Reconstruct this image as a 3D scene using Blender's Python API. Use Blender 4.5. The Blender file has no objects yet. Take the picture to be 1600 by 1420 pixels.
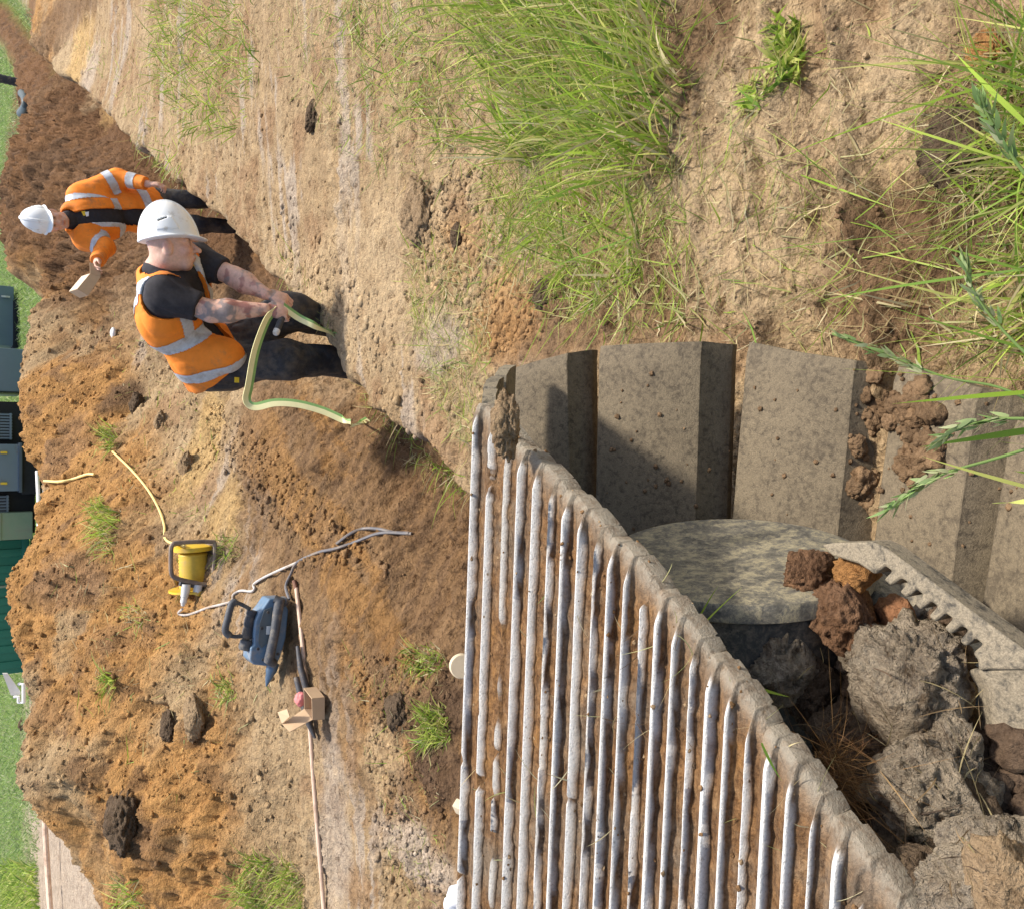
import bpy, bmesh, math, random
import numpy as np
from mathutils import Vector, Matrix
random.seed(7); rng = np.random.default_rng(7)
SC = bpy.context.scene; COL = SC.collection
R = math.radians
# ---------------------------------------------------------------- camera (photo was taken with the phone turned on its side)
H = 1.8; FPX = 1284.0; PITCH = R(35)
cp, sp = math.cos(PITCH), math.sin(PITCH)
CAM = np.array([0, 0, H]); FV = np.array([0, cp, -sp]); RV = np.array([1.0, 0, 0]); DV = np.array([0, -sp, -cp])
cd = bpy.data.cameras.new('camera'); cam = bpy.data.objects.new('camera', cd); COL.objects.link(cam)
cd.sensor_width = 36; cd.lens = 36 * FPX / 1600; cd.clip_start = .02; cd.clip_end = 2000
cam.matrix_world = Matrix(((DV[0], RV[0], -FV[0], 0), (DV[1], RV[1], -FV[1], 0), (DV[2], RV[2], -FV[2], H), (0, 0, 0, 1)))
SC.camera = cam
def ray(x, y):
    return FV + (710 - y) / FPX * RV + (x - 800) / FPX * DV
def atY(x, y, Y):            # point of the plane Y
    r = ray(x, y); return CAM + r * (Y / r[1])
def atZ(x, y, z=0.0):        # point of the level z
    r = ray(x, y); return CAM + r * ((z - H) / r[2])
def atR(x, y, s):            # point at distance s
    r = ray(x, y); return CAM + r * (s / np.linalg.norm(r))
def V(*a): return np.array(a, float)
def nrm(v): v = np.asarray(v, float); return v / np.linalg.norm(v)
# ---------------------------------------------------------------- noise
_T = rng.random((256, 256)); _T3 = rng.random((64, 64, 64))
def vn(x, y):
    xi = np.floor(x).astype(int); yi = np.floor(y).astype(int); fx = x - xi; fy = y - yi
    fx = fx * fx * fx * (fx * (fx * 6 - 15) + 10); fy = fy * fy * fy * (fy * (fy * 6 - 15) + 10)
    a = _T[xi & 255, yi & 255]; b = _T[(xi + 1) & 255, yi & 255]; c = _T[xi & 255, (yi + 1) & 255]; d = _T[(xi + 1) & 255, (yi + 1) & 255]
    return (a + (b - a) * fx) * (1 - fy) + (c + (d - c) * fx) * fy
def fbm(x, y, o=4, g=.5):
    s = 0; a = 1; n = 0
    for k in range(o):
        c, t = math.cos(k * 1.3), math.sin(k * 1.3)
        s = s + a * vn((x * c - y * t) * 2 ** k + 17.3 * k, (x * t + y * c) * 2 ** k + 9.1 * k); n += a; a *= g
    return s / n
def billow(x, y, o=4, g=.5):
    s = 0; a = 1; n = 0
    for k in range(o):
        c, t = math.cos(k * 1.7 + .4), math.sin(k * 1.7 + .4)
        s = s + a * np.abs(2 * vn((x * c - y * t) * 2 ** k + 31.7 * k, (x * t + y * c) * 2 ** k + 5.7 * k) - 1); n += a; a *= g
    return s / n
def vn3(p):
    i = np.floor(p).astype(int); f = p - i; f = f * f * (3 - 2 * f); r = 0
    for dx in (0, 1):
        for dy in (0, 1):
            for dz in (0, 1):
                w = (f[:, 0] if dx else 1 - f[:, 0]) * (f[:, 1] if dy else 1 - f[:, 1]) * (f[:, 2] if dz else 1 - f[:, 2])
                r = r + w * _T3[(i[:, 0] + dx) & 63, (i[:, 1] + dy) & 63, (i[:, 2] + dz) & 63]
    return r
def fbm3(p, o=4, g=.5, bil=False):
    s = 0; a = 1; n = 0
    for k in range(o):
        v = vn3(p * 2 ** k + 7.7 * k); v = np.abs(2 * v - 1) if bil else v
        s = s + a * v; n += a; a *= g
    return s / n
def sst(a, b, x): t = np.clip((x - a) / (b - a), 0, 1); return t * t * (3 - 2 * t)
# ---------------------------------------------------------------- mesh helpers
def link_mesh(name, verts, faces, mats, parent=None, smooth=True, mi=None, col=None, angle=None):
    me = bpy.data.meshes.new(name)
    verts = np.asarray(verts, np.float32)
    if isinstance(faces, np.ndarray):
        k = faces.shape[1]; me.vertices.add(len(verts)); me.vertices.foreach_set('co', verts.ravel())
        me.loops.add(faces.size); me.loops.foreach_set('vertex_index', faces.astype(np.int32).ravel())
        me.polygons.add(len(faces)); me.polygons.foreach_set('loop_start', np.arange(0, faces.size, k, dtype=np.int32))
        me.polygons.foreach_set('loop_total', np.full(len(faces), k, np.int32)); me.update(calc_edges=True)
    else:
        me.from_pydata([tuple(map(float, v)) for v in verts], [], [tuple(f) for f in faces]); me.update()
    for m in (mats if isinstance(mats, (list, tuple)) else [mats]): me.materials.append(m)
    me.polygons.foreach_set('use_smooth', np.full(len(me.polygons), bool(smooth)))
    if mi is not None: me.polygons.foreach_set('material_index', np.asarray(mi, np.int32))
    if col is not None:
        a = me.color_attributes.new('Col', 'FLOAT_COLOR', 'POINT'); c = np.ones((len(verts), 4), np.float32); c[:, :3] = col
        a.data.foreach_set('color', c.ravel())
    if angle is not None and smooth: me.set_sharp_from_angle(angle=R(angle))
    o = bpy.data.objects.new(name, me); COL.objects.link(o)
    if parent is not None:
        o.parent = parent; o.matrix_parent_inverse = parent.matrix_world.inverted()
    return o
def tag(o, label=None, cat=None, group=None, kind=None):
    if label: o['label'] = label
    if cat: o['category'] = cat
    if group: o['group'] = group
    if kind: o['kind'] = kind
    return o
def thing(name, loc, label, cat, group=None):
    o = bpy.data.objects.new(name, None); COL.objects.link(o); o.empty_display_size = .05
    o.location = tuple(map(float, loc)); o.matrix_world = Matrix.Translation(o.location)
    return tag(o, label, cat, group)
def frame(x, z):             # orthonormal axes (columns) from an x axis and an approximate z axis
    x = nrm(x); z = np.asarray(z, float); z = nrm(z - x * z.dot(x)); return np.stack([x, np.cross(z, x), z], 1)
class MB:
    def __init__(s): s.v = []; s.f = []
    def add(s, vs, fs):
        o = len(s.v); s.v += [tuple(map(float, p)) for p in vs]; s.f += [tuple(o + i for i in f) for f in fs]; return s
    def box(s, c, size, M=None, bev=0.0, seg=2):
        bm = bmesh.new(); bmesh.ops.create_cube(bm, size=1)
        for v in bm.verts: v.co = Vector((v.co.x * size[0], v.co.y * size[1], v.co.z * size[2]))
        if bev > 0: bmesh.ops.bevel(bm, geom=bm.edges[:], offset=bev, segments=seg, profile=.6, affect='EDGES')
        bm.verts.index_update(); M = np.eye(3) if M is None else M
        s.add([np.asarray(c) + M @ np.array(v.co) for v in bm.verts], [[v.index for v in f.verts] for f in bm.faces]); bm.free(); return s
    def tube(s, pts, r, n=8, cap=True, closed=False, flat=None):
        pts = [np.asarray(p, float) for p in pts]; m = len(pts); rs = r if hasattr(r, '__len__') else [r] * m
        ref = None; rings = []
        for i in range(m):
            a = pts[(i - 1) % m] if (i > 0 or closed) else pts[i]; b = pts[(i + 1) % m] if (i < m - 1 or closed) else pts[i]
            t = nrm(b - a)
            if ref is None: ref = V(0, 0, 1) if abs(t[2]) < .9 else V(1, 0, 0)
            u = ref - t * ref.dot(t); u = nrm(u); w = np.cross(t, u); ref = u
            rings.append([pts[i] + rs[i] * (math.cos(k * 2 * math.pi / n) * u + math.sin(k * 2 * math.pi / n) * w * (flat or 1)) for k in range(n)])
        vs = [p for q in rings for p in q]; fs = []
        for i in range(m if closed else m - 1):
            j = (i + 1) % m
            for k in range(n): fs.append((i * n + k, i * n + (k + 1) % n, j * n + (k + 1) % n, j * n + k))
        if cap and not closed: fs += [tuple(reversed(range(n))), tuple(range((m - 1) * n, m * n))]
        return s.add(vs, fs)
    def lathe(s, c, axis, prof, n=32, ref=None):   # prof: (radius, along)
        a = nrm(axis); u = nrm(np.cross(a, ref if ref is not None else (V(0, 0, 1) if abs(a[2]) < .9 else V(1, 0, 0)))); w = np.cross(a, u)
        vs = []; fs = []; m = len(prof)
        for r_, h in prof:
            for k in range(n):
                t = 2 * math.pi * k / n; vs.append(np.asarray(c) + a * h + r_ * (math.cos(t) * u + math.sin(t) * w))
        for i in range(m - 1):
            for k in range(n): fs.append((i * n + k, i * n + (k + 1) % n, (i + 1) * n + (k + 1) % n, (i + 1) * n + k))
        fs += [tuple(reversed(range(n))), tuple(range((m - 1) * n, m * n))]
        return s.add(vs, fs)
    def prism(s, poly, d):       # closed 3-D outline swept by the vector d
        n = len(poly); d = np.asarray(d, float); vs = [np.asarray(p) for p in poly] + [np.asarray(p) + d for p in poly]
        return s.add(vs, [tuple(range(n)), tuple(reversed(range(n, 2 * n)))] + [(i, i + n, (i + 1) % n + n, (i + 1) % n) for i in range(n)])
    def grid(s, P):              # P[i][j] points
        n, m = len(P), len(P[0])
        return s.add([p for q in P for p in q], [(i * m + j, i * m + j + 1, (i + 1) * m + j + 1, (i + 1) * m + j) for i in range(n - 1) for j in range(m - 1)])
    def build(s, name, m, parent=None, smooth=True, angle=35):
        o = link_mesh(name, s.v, s.f, m, parent, smooth)
        bm = bmesh.new(); bm.from_mesh(o.data); bmesh.ops.recalc_face_normals(bm, faces=bm.faces[:]); bm.to_mesh(o.data); bm.free()
        if smooth: o.data.set_sharp_from_angle(angle=R(angle))
        return o
def spline(pts, n=6):            # Catmull-Rom through the points
    P = [np.asarray(p, float) for p in pts]; P = [2 * P[0] - P[1]] + P + [2 * P[-1] - P[-2]]; out = []
    for i in range(1, len(P) - 2):
        a, b, c, d = P[i - 1:i + 3]
        for k in range(n):
            t = k / n; out.append(.5 * (2 * b + (c - a) * t + (2 * a - 5 * b + 4 * c - d) * t * t + (3 * b - a - 3 * c + d) * t ** 3))
    out.append(P[-2]); return out
# ---------------------------------------------------------------- materials
def nodes(name):
    m = bpy.data.materials.new(name); m.use_nodes = True; nt = m.node_tree; b = nt.nodes['Principled BSDF']; return m, nt, b
def N(nt, t, **k):
    n = nt.nodes.new(t)
    for a, v in k.items():
        if a in n.inputs: n.inputs[a].default_value = v
        else: setattr(n, a, v)
    return n
def noise(nt, scale, detail=4, rough=.6, vec=None, dist=0):
    n = N(nt, 'ShaderNodeTexNoise', Scale=scale, Detail=detail, Roughness=rough, Distortion=dist)
    if vec is not None: nt.links.new(vec, n.inputs['Vector'])
    return n.outputs['Fac']
def ramp(nt, fac, stops):
    r = nt.nodes.new('ShaderNodeValToRGB'); e = r.color_ramp.elements
    while len(e) < len(stops): e.new(.5)
    for el, (p, c) in zip(e, stops): el.position = p; el.color = (*(c if hasattr(c, '__len__') else (c, c, c)), 1)
    nt.links.new(fac, r.inputs['Fac']); return r.outputs['Color']
def mixc(nt, f, a, b, mode='MIX'):
    n = nt.nodes.new('ShaderNodeMix'); n.data_type = 'RGBA'; n.blend_type = mode; n.clamp_factor = True
    for k, v in ((0, f), (6, a), (7, b)):
        if hasattr(v, 'links'): nt.links.new(v, n.inputs[k])
        else: n.inputs[k].default_value = v if k == 0 else (*v, 1)
    return n.outputs[2]
def mth(nt, op, a, b=None):
    n = nt.nodes.new('ShaderNodeMath'); n.operation = op
    for k, v in ((0, a), (1, b)):
        if v is None: continue
        if hasattr(v, 'links'): nt.links.new(v, n.inputs[k])
        else: n.inputs[k].default_value = v
    return n.outputs[0]
def bump(nt, b, h, strength=.5, dist=.01):
    n = N(nt, 'ShaderNodeBump', Strength=strength, Distance=dist); nt.links.new(h, n.inputs['Height']); nt.links.new(n.outputs['Normal'], b.inputs['Normal'])
def pos(nt): return nt.nodes.new('ShaderNodeNewGeometry').outputs['Position']
def obj(nt): return nt.nodes.new('ShaderNodeTexCoord').outputs['Object']
def plain(name, c, rough=.6, var=.25, scale=20, dirt=None, dirt_amt=.5, dscale=9, bmp=.15, bdist=.003, metal=0, spec=.4, sss=0):
    """a colour broken up by noise, with dirt patches over it"""
    m, nt, b = nodes(name); p = obj(nt); f = noise(nt, scale, 5, .65, p)
    c = np.array(c); col = ramp(nt, f, [(.3, c * (1 - var)), (.7, np.minimum(c * (1 + var), .95))])
    if dirt is not None:
        g = noise(nt, dscale, 6, .7, p); g = ramp(nt, g, [(max(0, .62 - dirt_amt * .4), 0), (.72, 1)]); col = mixc(nt, g, col, dirt)
    nt.links.new(col, b.inputs['Base Color']); b.inputs['Roughness'].default_value = rough; b.inputs['Metallic'].default_value = metal
    b.inputs['Specular IOR Level'].default_value = spec
    if sss: b.inputs['Subsurface Weight'].default_value = sss; b.inputs['Subsurface Radius'].default_value = (.01, .004, .002)
    if bmp: bump(nt, b, noise(nt, scale * 5, 5, .7, p), bmp, bdist)
    return m
def soil_mat(name, col=None, k=1.0, bs=1.0, orange=.0):
    """earth: colour from the mesh (or fixed) broken up at many scales, with crumb bump"""
    m, nt, b = nodes(name); p = pos(nt)
    if col is None:
        a = nt.nodes.new('ShaderNodeVertexColor'); a.layer_name = 'Col'; base = a.outputs['Color']
    else:
        base = nt.nodes.new('ShaderNodeRGB'); base.outputs[0].default_value = (*col, 1); base = base.outputs[0]
    n1 = noise(nt, 5 * k, 6, .65, p, .4); n2 = noise(nt, 38 * k, 6, .7, p, .3); n3 = noise(nt, 170 * k, 4, .7, p)
    f1 = ramp(nt, n1, [(.3, (.8, .76, .72)), (.5, (1, 1, 1)), (.72, (1.16, 1.15, 1.12))])
    f2 = ramp(nt, n2, [(.30, (.38, .33, .28)), (.43, (.92, .91, .9)), (.75, (1.24, 1.24, 1.22))])
    f3 = ramp(nt, n3, [(.3, (.72, .7, .68)), (.55, (1, 1, 1)), (.75, (1.2, 1.2, 1.2))])
    c = mixc(nt, 1.0, base, f1, 'MULTIPLY'); c = mixc(nt, 1.0, c, f2, 'MULTIPLY'); n4 = noise(nt, 14 * k, 6, .72, p, .5); c = mixc(nt, 1.0, c, ramp(nt, n4, [(.33, (.36, .31, .26)), (.43, (.95, .95, .95)), (.7, (1.12, 1.12, 1.1))]), 'MULTIPLY'); c = mixc(nt, .8, c, f3, 'MULTIPLY')  # dark ends of the mid-size noises paint crevice shade into the earth colour
    nt.links.new(c, b.inputs['Base Color']); b.inputs['Roughness'].default_value = .95; b.inputs['Specular IOR Level'].default_value = .15
    v = N(nt, 'ShaderNodeTexVoronoi', Scale=75 * k); nt.links.new(p, v.inputs['Vector'])
    h = mth(nt, 'ADD', mth(nt, 'ADD', n2, mth(nt, 'MULTIPLY', noise(nt, 14 * k, 6, .72, p, .5), 1.4)), mth(nt, 'MULTIPLY', n3, .45)); v2 = N(nt, 'ShaderNodeTexVoronoi', Scale=26 * k); wv = mth(nt, 'MULTIPLY', n2, .0); nt.links.new(p, v2.inputs['Vector']); h = mth(nt, 'SUBTRACT', h, mth(nt, 'ADD', mth(nt, 'MULTIPLY', v.outputs['Distance'], .35), mth(nt, 'MULTIPLY', v2.outputs['Distance'], .45)))
    bump(nt, b, h, .85 * bs, .028 / k); return m
def leaf_mat(name):
    m, nt, b = nodes(name); a = nt.nodes.new('ShaderNodeVertexColor'); a.layer_name = 'Col'
    nt.links.new(a.outputs['Color'], b.inputs['Base Color']); b.inputs['Roughness'].default_value = .55; b.inputs['Specular IOR Level'].default_value = .3
    t = nt.nodes.new('ShaderNodeBsdfTranslucent'); nt.links.new(a.outputs['Color'], t.inputs['Color'])
    mx = N(nt, 'ShaderNodeMixShader', Fac=.42); nt.links.new(b.outputs[0], mx.inputs[1]); nt.links.new(t.outputs[0], mx.inputs[2])
    nt.links.new(mx.outputs[0], nt.nodes['Material Output'].inputs['Surface']); return m
# ---------------------------------------------------------------- light
SUN_AZ, SUN_EL = R(60), R(62)      # azimuth to the right of straight ahead
SKYK, SUNK, EXPO = .135, 3.7, .8
w = bpy.data.worlds.new('World'); SC.world = w; w.use_nodes = True
sk = w.node_tree.nodes.new('ShaderNodeTexSky'); sk.sky_type = 'NISHITA'; sk.sun_disc = False; sk.sun_elevation = SUN_EL; sk.sun_rotation = SUN_AZ; sk.dust_density = 2.5; sk.air_density = 1.0
w.node_tree.links.new(sk.outputs[0], w.node_tree.nodes['Background'].inputs[0]); w.node_tree.nodes['Background'].inputs[1].default_value = SKYK
ld = bpy.data.lights.new('sun', 'SUN'); ld.energy = SUNK; ld.angle = R(6); ld.color = (1, .95, .87); sun = bpy.data.objects.new('sun', ld); COL.objects.link(sun)
sd = V(math.sin(SUN_AZ) * math.cos(SUN_EL), math.cos(SUN_AZ) * math.cos(SUN_EL), math.sin(SUN_EL)); sun.rotation_euler = Vector(sd).to_track_quat('Z', 'Y').to_euler()
vs_ = SC.view_settings; SC.display_settings.display_device = 'sRGB'; vs_.view_transform = 'Standard'; vs_.look = 'None'; vs_.exposure = EXPO; vs_.gamma = 1
SC.cycles.max_bounces = 6; SC.cycles.transparent_max_bounces = 8; SC.cycles.use_denoising = True
# ---------------------------------------------------------------- terrain: one sheet (heap, trench, field), denser near the camera
def rimX(Y): return -.1 + (Y - 2.92) * .53 - .13 * np.exp(-((Y - 4.15) / .55) ** 2)
CS = math.cos(math.atan(.53))
CTRL = []
def c_z(z, *pts): CTRL.extend([tuple(atZ(x, y, z)) for x, y in pts])
def c_y(*pts): CTRL.extend([tuple(atY(x, y, Y)) for x, y, Y in pts])
c_z(0, (720, 1400), (720, 1050), (600, 1400), (600, 1100), (530, 1250), (500, 1020), (500, 1400), (200, 100), (400, 200), (600, 300), (600, 50), (700, 600), (550, 450), (420, 20), (300, 270), (150, 60), (330, 640), (330, 720), (390, 860), (470, 930), (440, 990))
CTRL += [(-9, 4, 0), (-9, 8, .1), (9, 5, 0), (14, 10, 0), (0, 40, 0), (30, 40, 0), (-30, 40, 0), (-20, 20, 0), (-12, 14, 0), (20, 20, 0), (5, 26, 0), (-5, 26, 0), (12, 26, 0)]
# mound that carries the machine and the camera
for X, Y, z in [(-1.3, .5, .36), (-.5, .3, .38), (.4, .3, .42), (1.2, .4, .42), (-1.3, 1.2, .33), (-.5, 1.2, .33), (.3, 1.0, .36), (.7, .9, .40), (1.3, 1.0, .38), (.3, 1.5, .3), (.8, 1.5, .28), (1.6, 1.6, .22), (-.6, 1.7, .25), (-1.5, 1.8, .2), (.3, 2.0, .14), (.9, 2.1, .1), (1.8, 2.2, .06), (-.6, 2.3, .08), (-1.6, 2.4, .05), (2.5, 1, .3), (-2.5, 1, .3), (0, .1, .4), (.8, .1, .44), (-.8, .1, .38)]: CTRL.append((X, Y, z))
# spoil heap: crest, face, back
crest = [(0, 905, 8), (2, 955, 7.8), (14, 1000, 7.7), (30, 1050, 7.5), (48, 1085, 7.4), (22, 1140, 7.3), (15, 1200, 7.1), (26, 1262, 6.9), (38, 870, 8.1), (62, 805, 8.5), (57, 745, 9), (30, 690, 9.2), (22, 640, 9.4), (16, 590, 9.6), (22, 540, 10), (40, 490, 10.4), (60, 440, 11), (70, 400, 11.5), (15, 470, 13), (13, 510, 12.5), (0, 420, 15), (-5, 370, 16), (25, 315, 17)]
c_y(*crest)
for x, y, Y in crest:
    p = atY(x, y, Y); CTRL.append((p[0] * 1.05, Y + 1.2, max(p[2] - .75, .0))); CTRL.append((p[0] * 1.12, Y + 2.2, .0))
c_y((150, 1290, 6.6), (150, 1350, 6.6), (150, 1415, 6.6), (200, 1400, 6.0), (175, 1300, 6.3))
for X in (-3.4, -4.2, -5): CTRL.append((X, 8.2, .25)); CTRL.append((X - .5, 9.6, .02))
c_y((200, 1100, 6.3), (300, 1100, 5.6), (400, 1150, 5.1), (450, 1250, 4.85), (200, 1250, 5.95), (300, 1300, 5.4), (400, 1320, 5.0), (440, 1400, 4.87), (300, 1180, 5.5), (100, 1100, 6.9), (100, 1200, 6.5), (100, 900, 7.3), (200, 950, 6.6), (300, 960, 5.9), (380, 970, 5.42), (100, 1000, 7.1), (200, 1030, 6.4), (60, 960, 7.5),
    (100, 700, 8.7), (150, 600, 8.8), (200, 650, 8.2), (250, 700, 7.4), (150, 780, 7.9), (220, 800, 7.1), (120, 840, 7.5), (100, 560, 9.6), (150, 520, 9.4), (100, 480, 10.2), (130, 440, 10.4), (280, 840, 6.5), (260, 600, 8.2), (180, 500, 9.3))
CTRL = np.array(CTRL)
def prm(X, Y): return np.stack([X / (Y + .6), np.log(Y + .6)], -1)
Cp = prm(CTRL[:, 0], CTRL[:, 1]); nC = len(Cp)
A = np.zeros((nC + 3, nC + 3)); A[:nC, :nC] = np.linalg.norm(Cp[:, None] - Cp[None], axis=2) - np.eye(nC) * .012
A[:nC, nC] = 1; A[:nC, nC + 1:] = Cp; A[nC:, :nC] = A[:nC, nC:].T
Wt = np.linalg.solve(A, np.concatenate([CTRL[:, 2], [0, 0, 0]]))
def base_h(q):
    out = np.empty(len(q))
    for i in range(0, len(q), 200000):
        b = q[i:i + 200000]; out[i:i + 200000] = np.linalg.norm(b[:, None] - Cp[None], axis=2) @ Wt[:nC] + Wt[nC] + b @ Wt[nC + 1:]
    return out
NS, NT = 1040, 1380; S0, S1 = -1.1, 1.1; T0, T1 = math.log(.72), math.log(40.6)
sg = np.linspace(S0, S1, NS); tg = np.linspace(T0, T1, NT)
# coarse solve, bilinear up
cs, ct = 262, 346
Zc = base_h(np.stack(np.meshgrid(np.linspace(S0, S1, cs), np.linspace(T0, T1, ct)), -1).reshape(-1, 2)).reshape(ct, cs)
def bil(Z, s, t):
    nt_, ns_ = Z.shape; a = np.clip((np.asarray(s) - S0) / (S1 - S0), 0, 1) * (ns_ - 1.001); b = np.clip((np.asarray(t) - T0) / (T1 - T0), 0, 1) * (nt_ - 1.001)
    i = a.astype(int); j = b.astype(int); fa = a - i; fb = b - j
    return (Z[j, i] * (1 - fa) + Z[j, i + 1] * fa) * (1 - fb) + (Z[j + 1, i] * (1 - fa) + Z[j + 1, i + 1] * fa) * fb
S, T = np.meshgrid(sg, tg); Y = np.exp(T) - .6; X = S * (Y + .6); Z0 = bil(Zc, S, T)
Z0 = np.where(np.abs(Z0) < .015, Z0, Z0)
# trench: w = distance from the near rim towards the heap
wob = (fbm(Y * 1.6, X * .3 + 3, 4) - .5) * .22 + (fbm(Y * 7, X * 7 + 3, 4) - .5) * .16
Wd = (rimX(Y) - X) * CS + wob * .6; wl = 1.33 + (fbm(Y * 1.1 + 40, X * .2, 3) - .5) * .3
dep = .5 * sst(1.9, 2.6, Y) * (1 - sst(36, 39, Y))
prof = sst(-.02, .13, Wd) * (1 - sst(wl - .98, wl + .1, Wd))
heap = sst(.12, .4, Z0) * sst(2.6, 3.4, Y)                      # how much this is heap
near = 1 - sst(1.6, 2.8, Y)
wall = prof * (dep > .05) * sst(.02, .35, prof); inT = (Wd > -.02) & (Wd < wl + .1) & (dep > .05)
Z = Z0 - prof * dep
# relief
lump = billow(X * 5, Y * 5, 5, .55); fine = billow(X * 17 + 3, Y * 17, 4, .6); broad = fbm(X * 1.2, Y * 1.2, 3)
streak = fbm(X * 1.6 + Y * .3, Y * 14 - X * 1.5, 4); streak2 = fbm(X * 3, Y * 34 - X * 3, 3)
rut = 1 - billow(X * 1.7 + Y * .8, Y * 7 - X * 1.9, 4)
field = sst(17, 19, Y - 3.2 * sst(-5, -7, X)) * (1 - sst(.1, .25, Z0))
hw = heap * (1 - field)
bm_ = sst(7.5, 10, Y) * sst(.3, .9, Wd) * (1 - sst(1.2, 1.9, Wd - np.clip(np.minimum((27 - Y) * .35, (Y - 9) * .22), .0, 2.4))); field = field * sst(-.6, .1, Wd)
flat = np.clip(1 - hw - wall, 0, 1) * (1 - near)
big = billow(X * 2.1 + 8, Y * 2.1, 3, .5)
crumb = billow(X * 34 + 5, Y * 34, 4, .6)
pits = sst(.58, .74, fbm(X * 8 + 21, Y * 8, 3))
Zd = hw * (-.06 * pits + .095 * (lump - .35) + .055 * (fine - .3) + .022 * (crumb - .3) + .12 * (big - .3) + .15 * (broad - .5))
Zd = Zd + wall * (.06 * (streak - .5) + .065 * (lump - .35) + .045 * (fine - .3) + .016 * (crumb - .3)) + sst(.0, .3, Wd) * (1 - sst(wl + .1, wl + 1.2, Wd)) * (dep > .1) * (.05 * (lump - .35) + .03 * (fine - .3))
patchy = sst(.45, .6, fbm(X * 1.3 + 11, Y * 1.9, 3))            # crumbly places on the flat ground
Zd = Zd + flat * (.026 * (streak - .5) + .014 * (streak2 - .5) + (.3 + patchy) * (.035 * (lump - .3) + .028 * (fine - .3) + .012 * (crumb - .3)) + .04 * (broad - .5)) * (1 - field * .6)
crumb = billow(X * 34 + 5, Y * 34, 4, .6)
Zd = Zd + near * (.13 * (rut - .62) + .035 * (lump - .33) * (.3 + patchy) + .026 * (fine - .3) * (.3 + patchy) + .010 * (crumb - .3))
Zd = Zd + bm_ * (.16 * (lump - .35) + .10 * (fine - .3) + .10 * (big - .3)); rim_l = np.exp(-((Wd + .06) / .07) ** 2) * (dep > .1); Zd = Zd + rim_l * .06 * (fbm(X * 6, Y * 6, 3) - .35)
Z = Z + Zd
def gz(x, y): return bil(Z, np.asarray(x) / (np.asarray(y) + .6), np.log(np.asarray(y) + .6))
def G(x, y, lift=0.0):           # first point of the terrain behind a picture position
    r = ray(x, y); ts = np.geomspace(.3, 60, 3000); P = CAM + ts[:, None] * r
    k = np.nonzero(P[:, 2] < gz(P[:, 0], np.maximum(P[:, 1], .1)))[0]
    p = P[k[0]] if len(k) else atZ(x, y, 0); p = p.copy(); p[2] = float(gz(p[0], p[1])) + lift; return p
# colours of the earth
cTAN = V(.385, .27, .15); cLIGHT = V(.47, .345, .205); cOR = V(.42, .225, .08); cBR = V(.20, .118, .062); cDK = V(.095, .058, .034); cGR = V(.43, .345, .262); cRED = V(.205, .108, .052); cYEL = V(.50, .33, .14)
n1 = fbm(X * .9 + 5, Y * .9, 4); n2 = fbm(X * 3.1, Y * 3.1 + 9, 4); n3 = fbm(X * 11, Y * 11 + 2, 3)
C = np.broadcast_to(cTAN, X.shape + (3,)).copy()
def lay(m, c):
    global C
    m = np.clip(m, 0, 1)[..., None]; C = C * (1 - m) + m * c
lay(sst(.5, .64, streak) * flat * .55, cLIGHT); lay(sst(.55, .7, n2) * flat * .6, cBR * 1.5)
lay(sst(.56, .66, fbm(X * .8 + 70, Y * 3.2, 3)) * flat * sst(.46, .56, streak) * .9, cGR)
lay(hw * sst(.30, .52, n1 + .25 * (n2 - .5)), cOR); lay(hw * sst(.6, .7, n2) * .45, cBR * 1.25); lay(hw * sst(.62, .72, fbm(X * 1.7 + 30, Y * 1.7, 4)) * .8, cTAN * 1.05)
lay(hw * sst(.62, .7, fbm(X * 5 + 50, Y * 5, 3)) * .5, cDK * 1.6)
fardk = sst(6.0, 8.5, Y)  # far trench wall: red-brown soil with its shade painted in as darker colour
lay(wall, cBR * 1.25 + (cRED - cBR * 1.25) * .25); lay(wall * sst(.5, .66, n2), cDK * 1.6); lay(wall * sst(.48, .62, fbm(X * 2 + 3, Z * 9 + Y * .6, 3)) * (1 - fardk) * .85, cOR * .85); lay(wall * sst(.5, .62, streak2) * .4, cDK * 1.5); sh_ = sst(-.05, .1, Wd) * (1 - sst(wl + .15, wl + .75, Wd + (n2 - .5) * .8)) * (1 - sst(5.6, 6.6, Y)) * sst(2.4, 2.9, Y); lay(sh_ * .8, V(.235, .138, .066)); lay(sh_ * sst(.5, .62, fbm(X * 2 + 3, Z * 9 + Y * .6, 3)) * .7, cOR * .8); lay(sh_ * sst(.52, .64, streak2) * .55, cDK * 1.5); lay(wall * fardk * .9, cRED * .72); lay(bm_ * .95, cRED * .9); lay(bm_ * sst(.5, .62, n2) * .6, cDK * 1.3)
lay(near * .6 * sst(.35, .6, n1), cLIGHT); lay(near * sst(.55, .68, n2) * .75, cBR * 1.2)
FIELDC = V(.13, .20, .04); field = field * (1 - bm_); lay(field, FIELDC)
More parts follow.
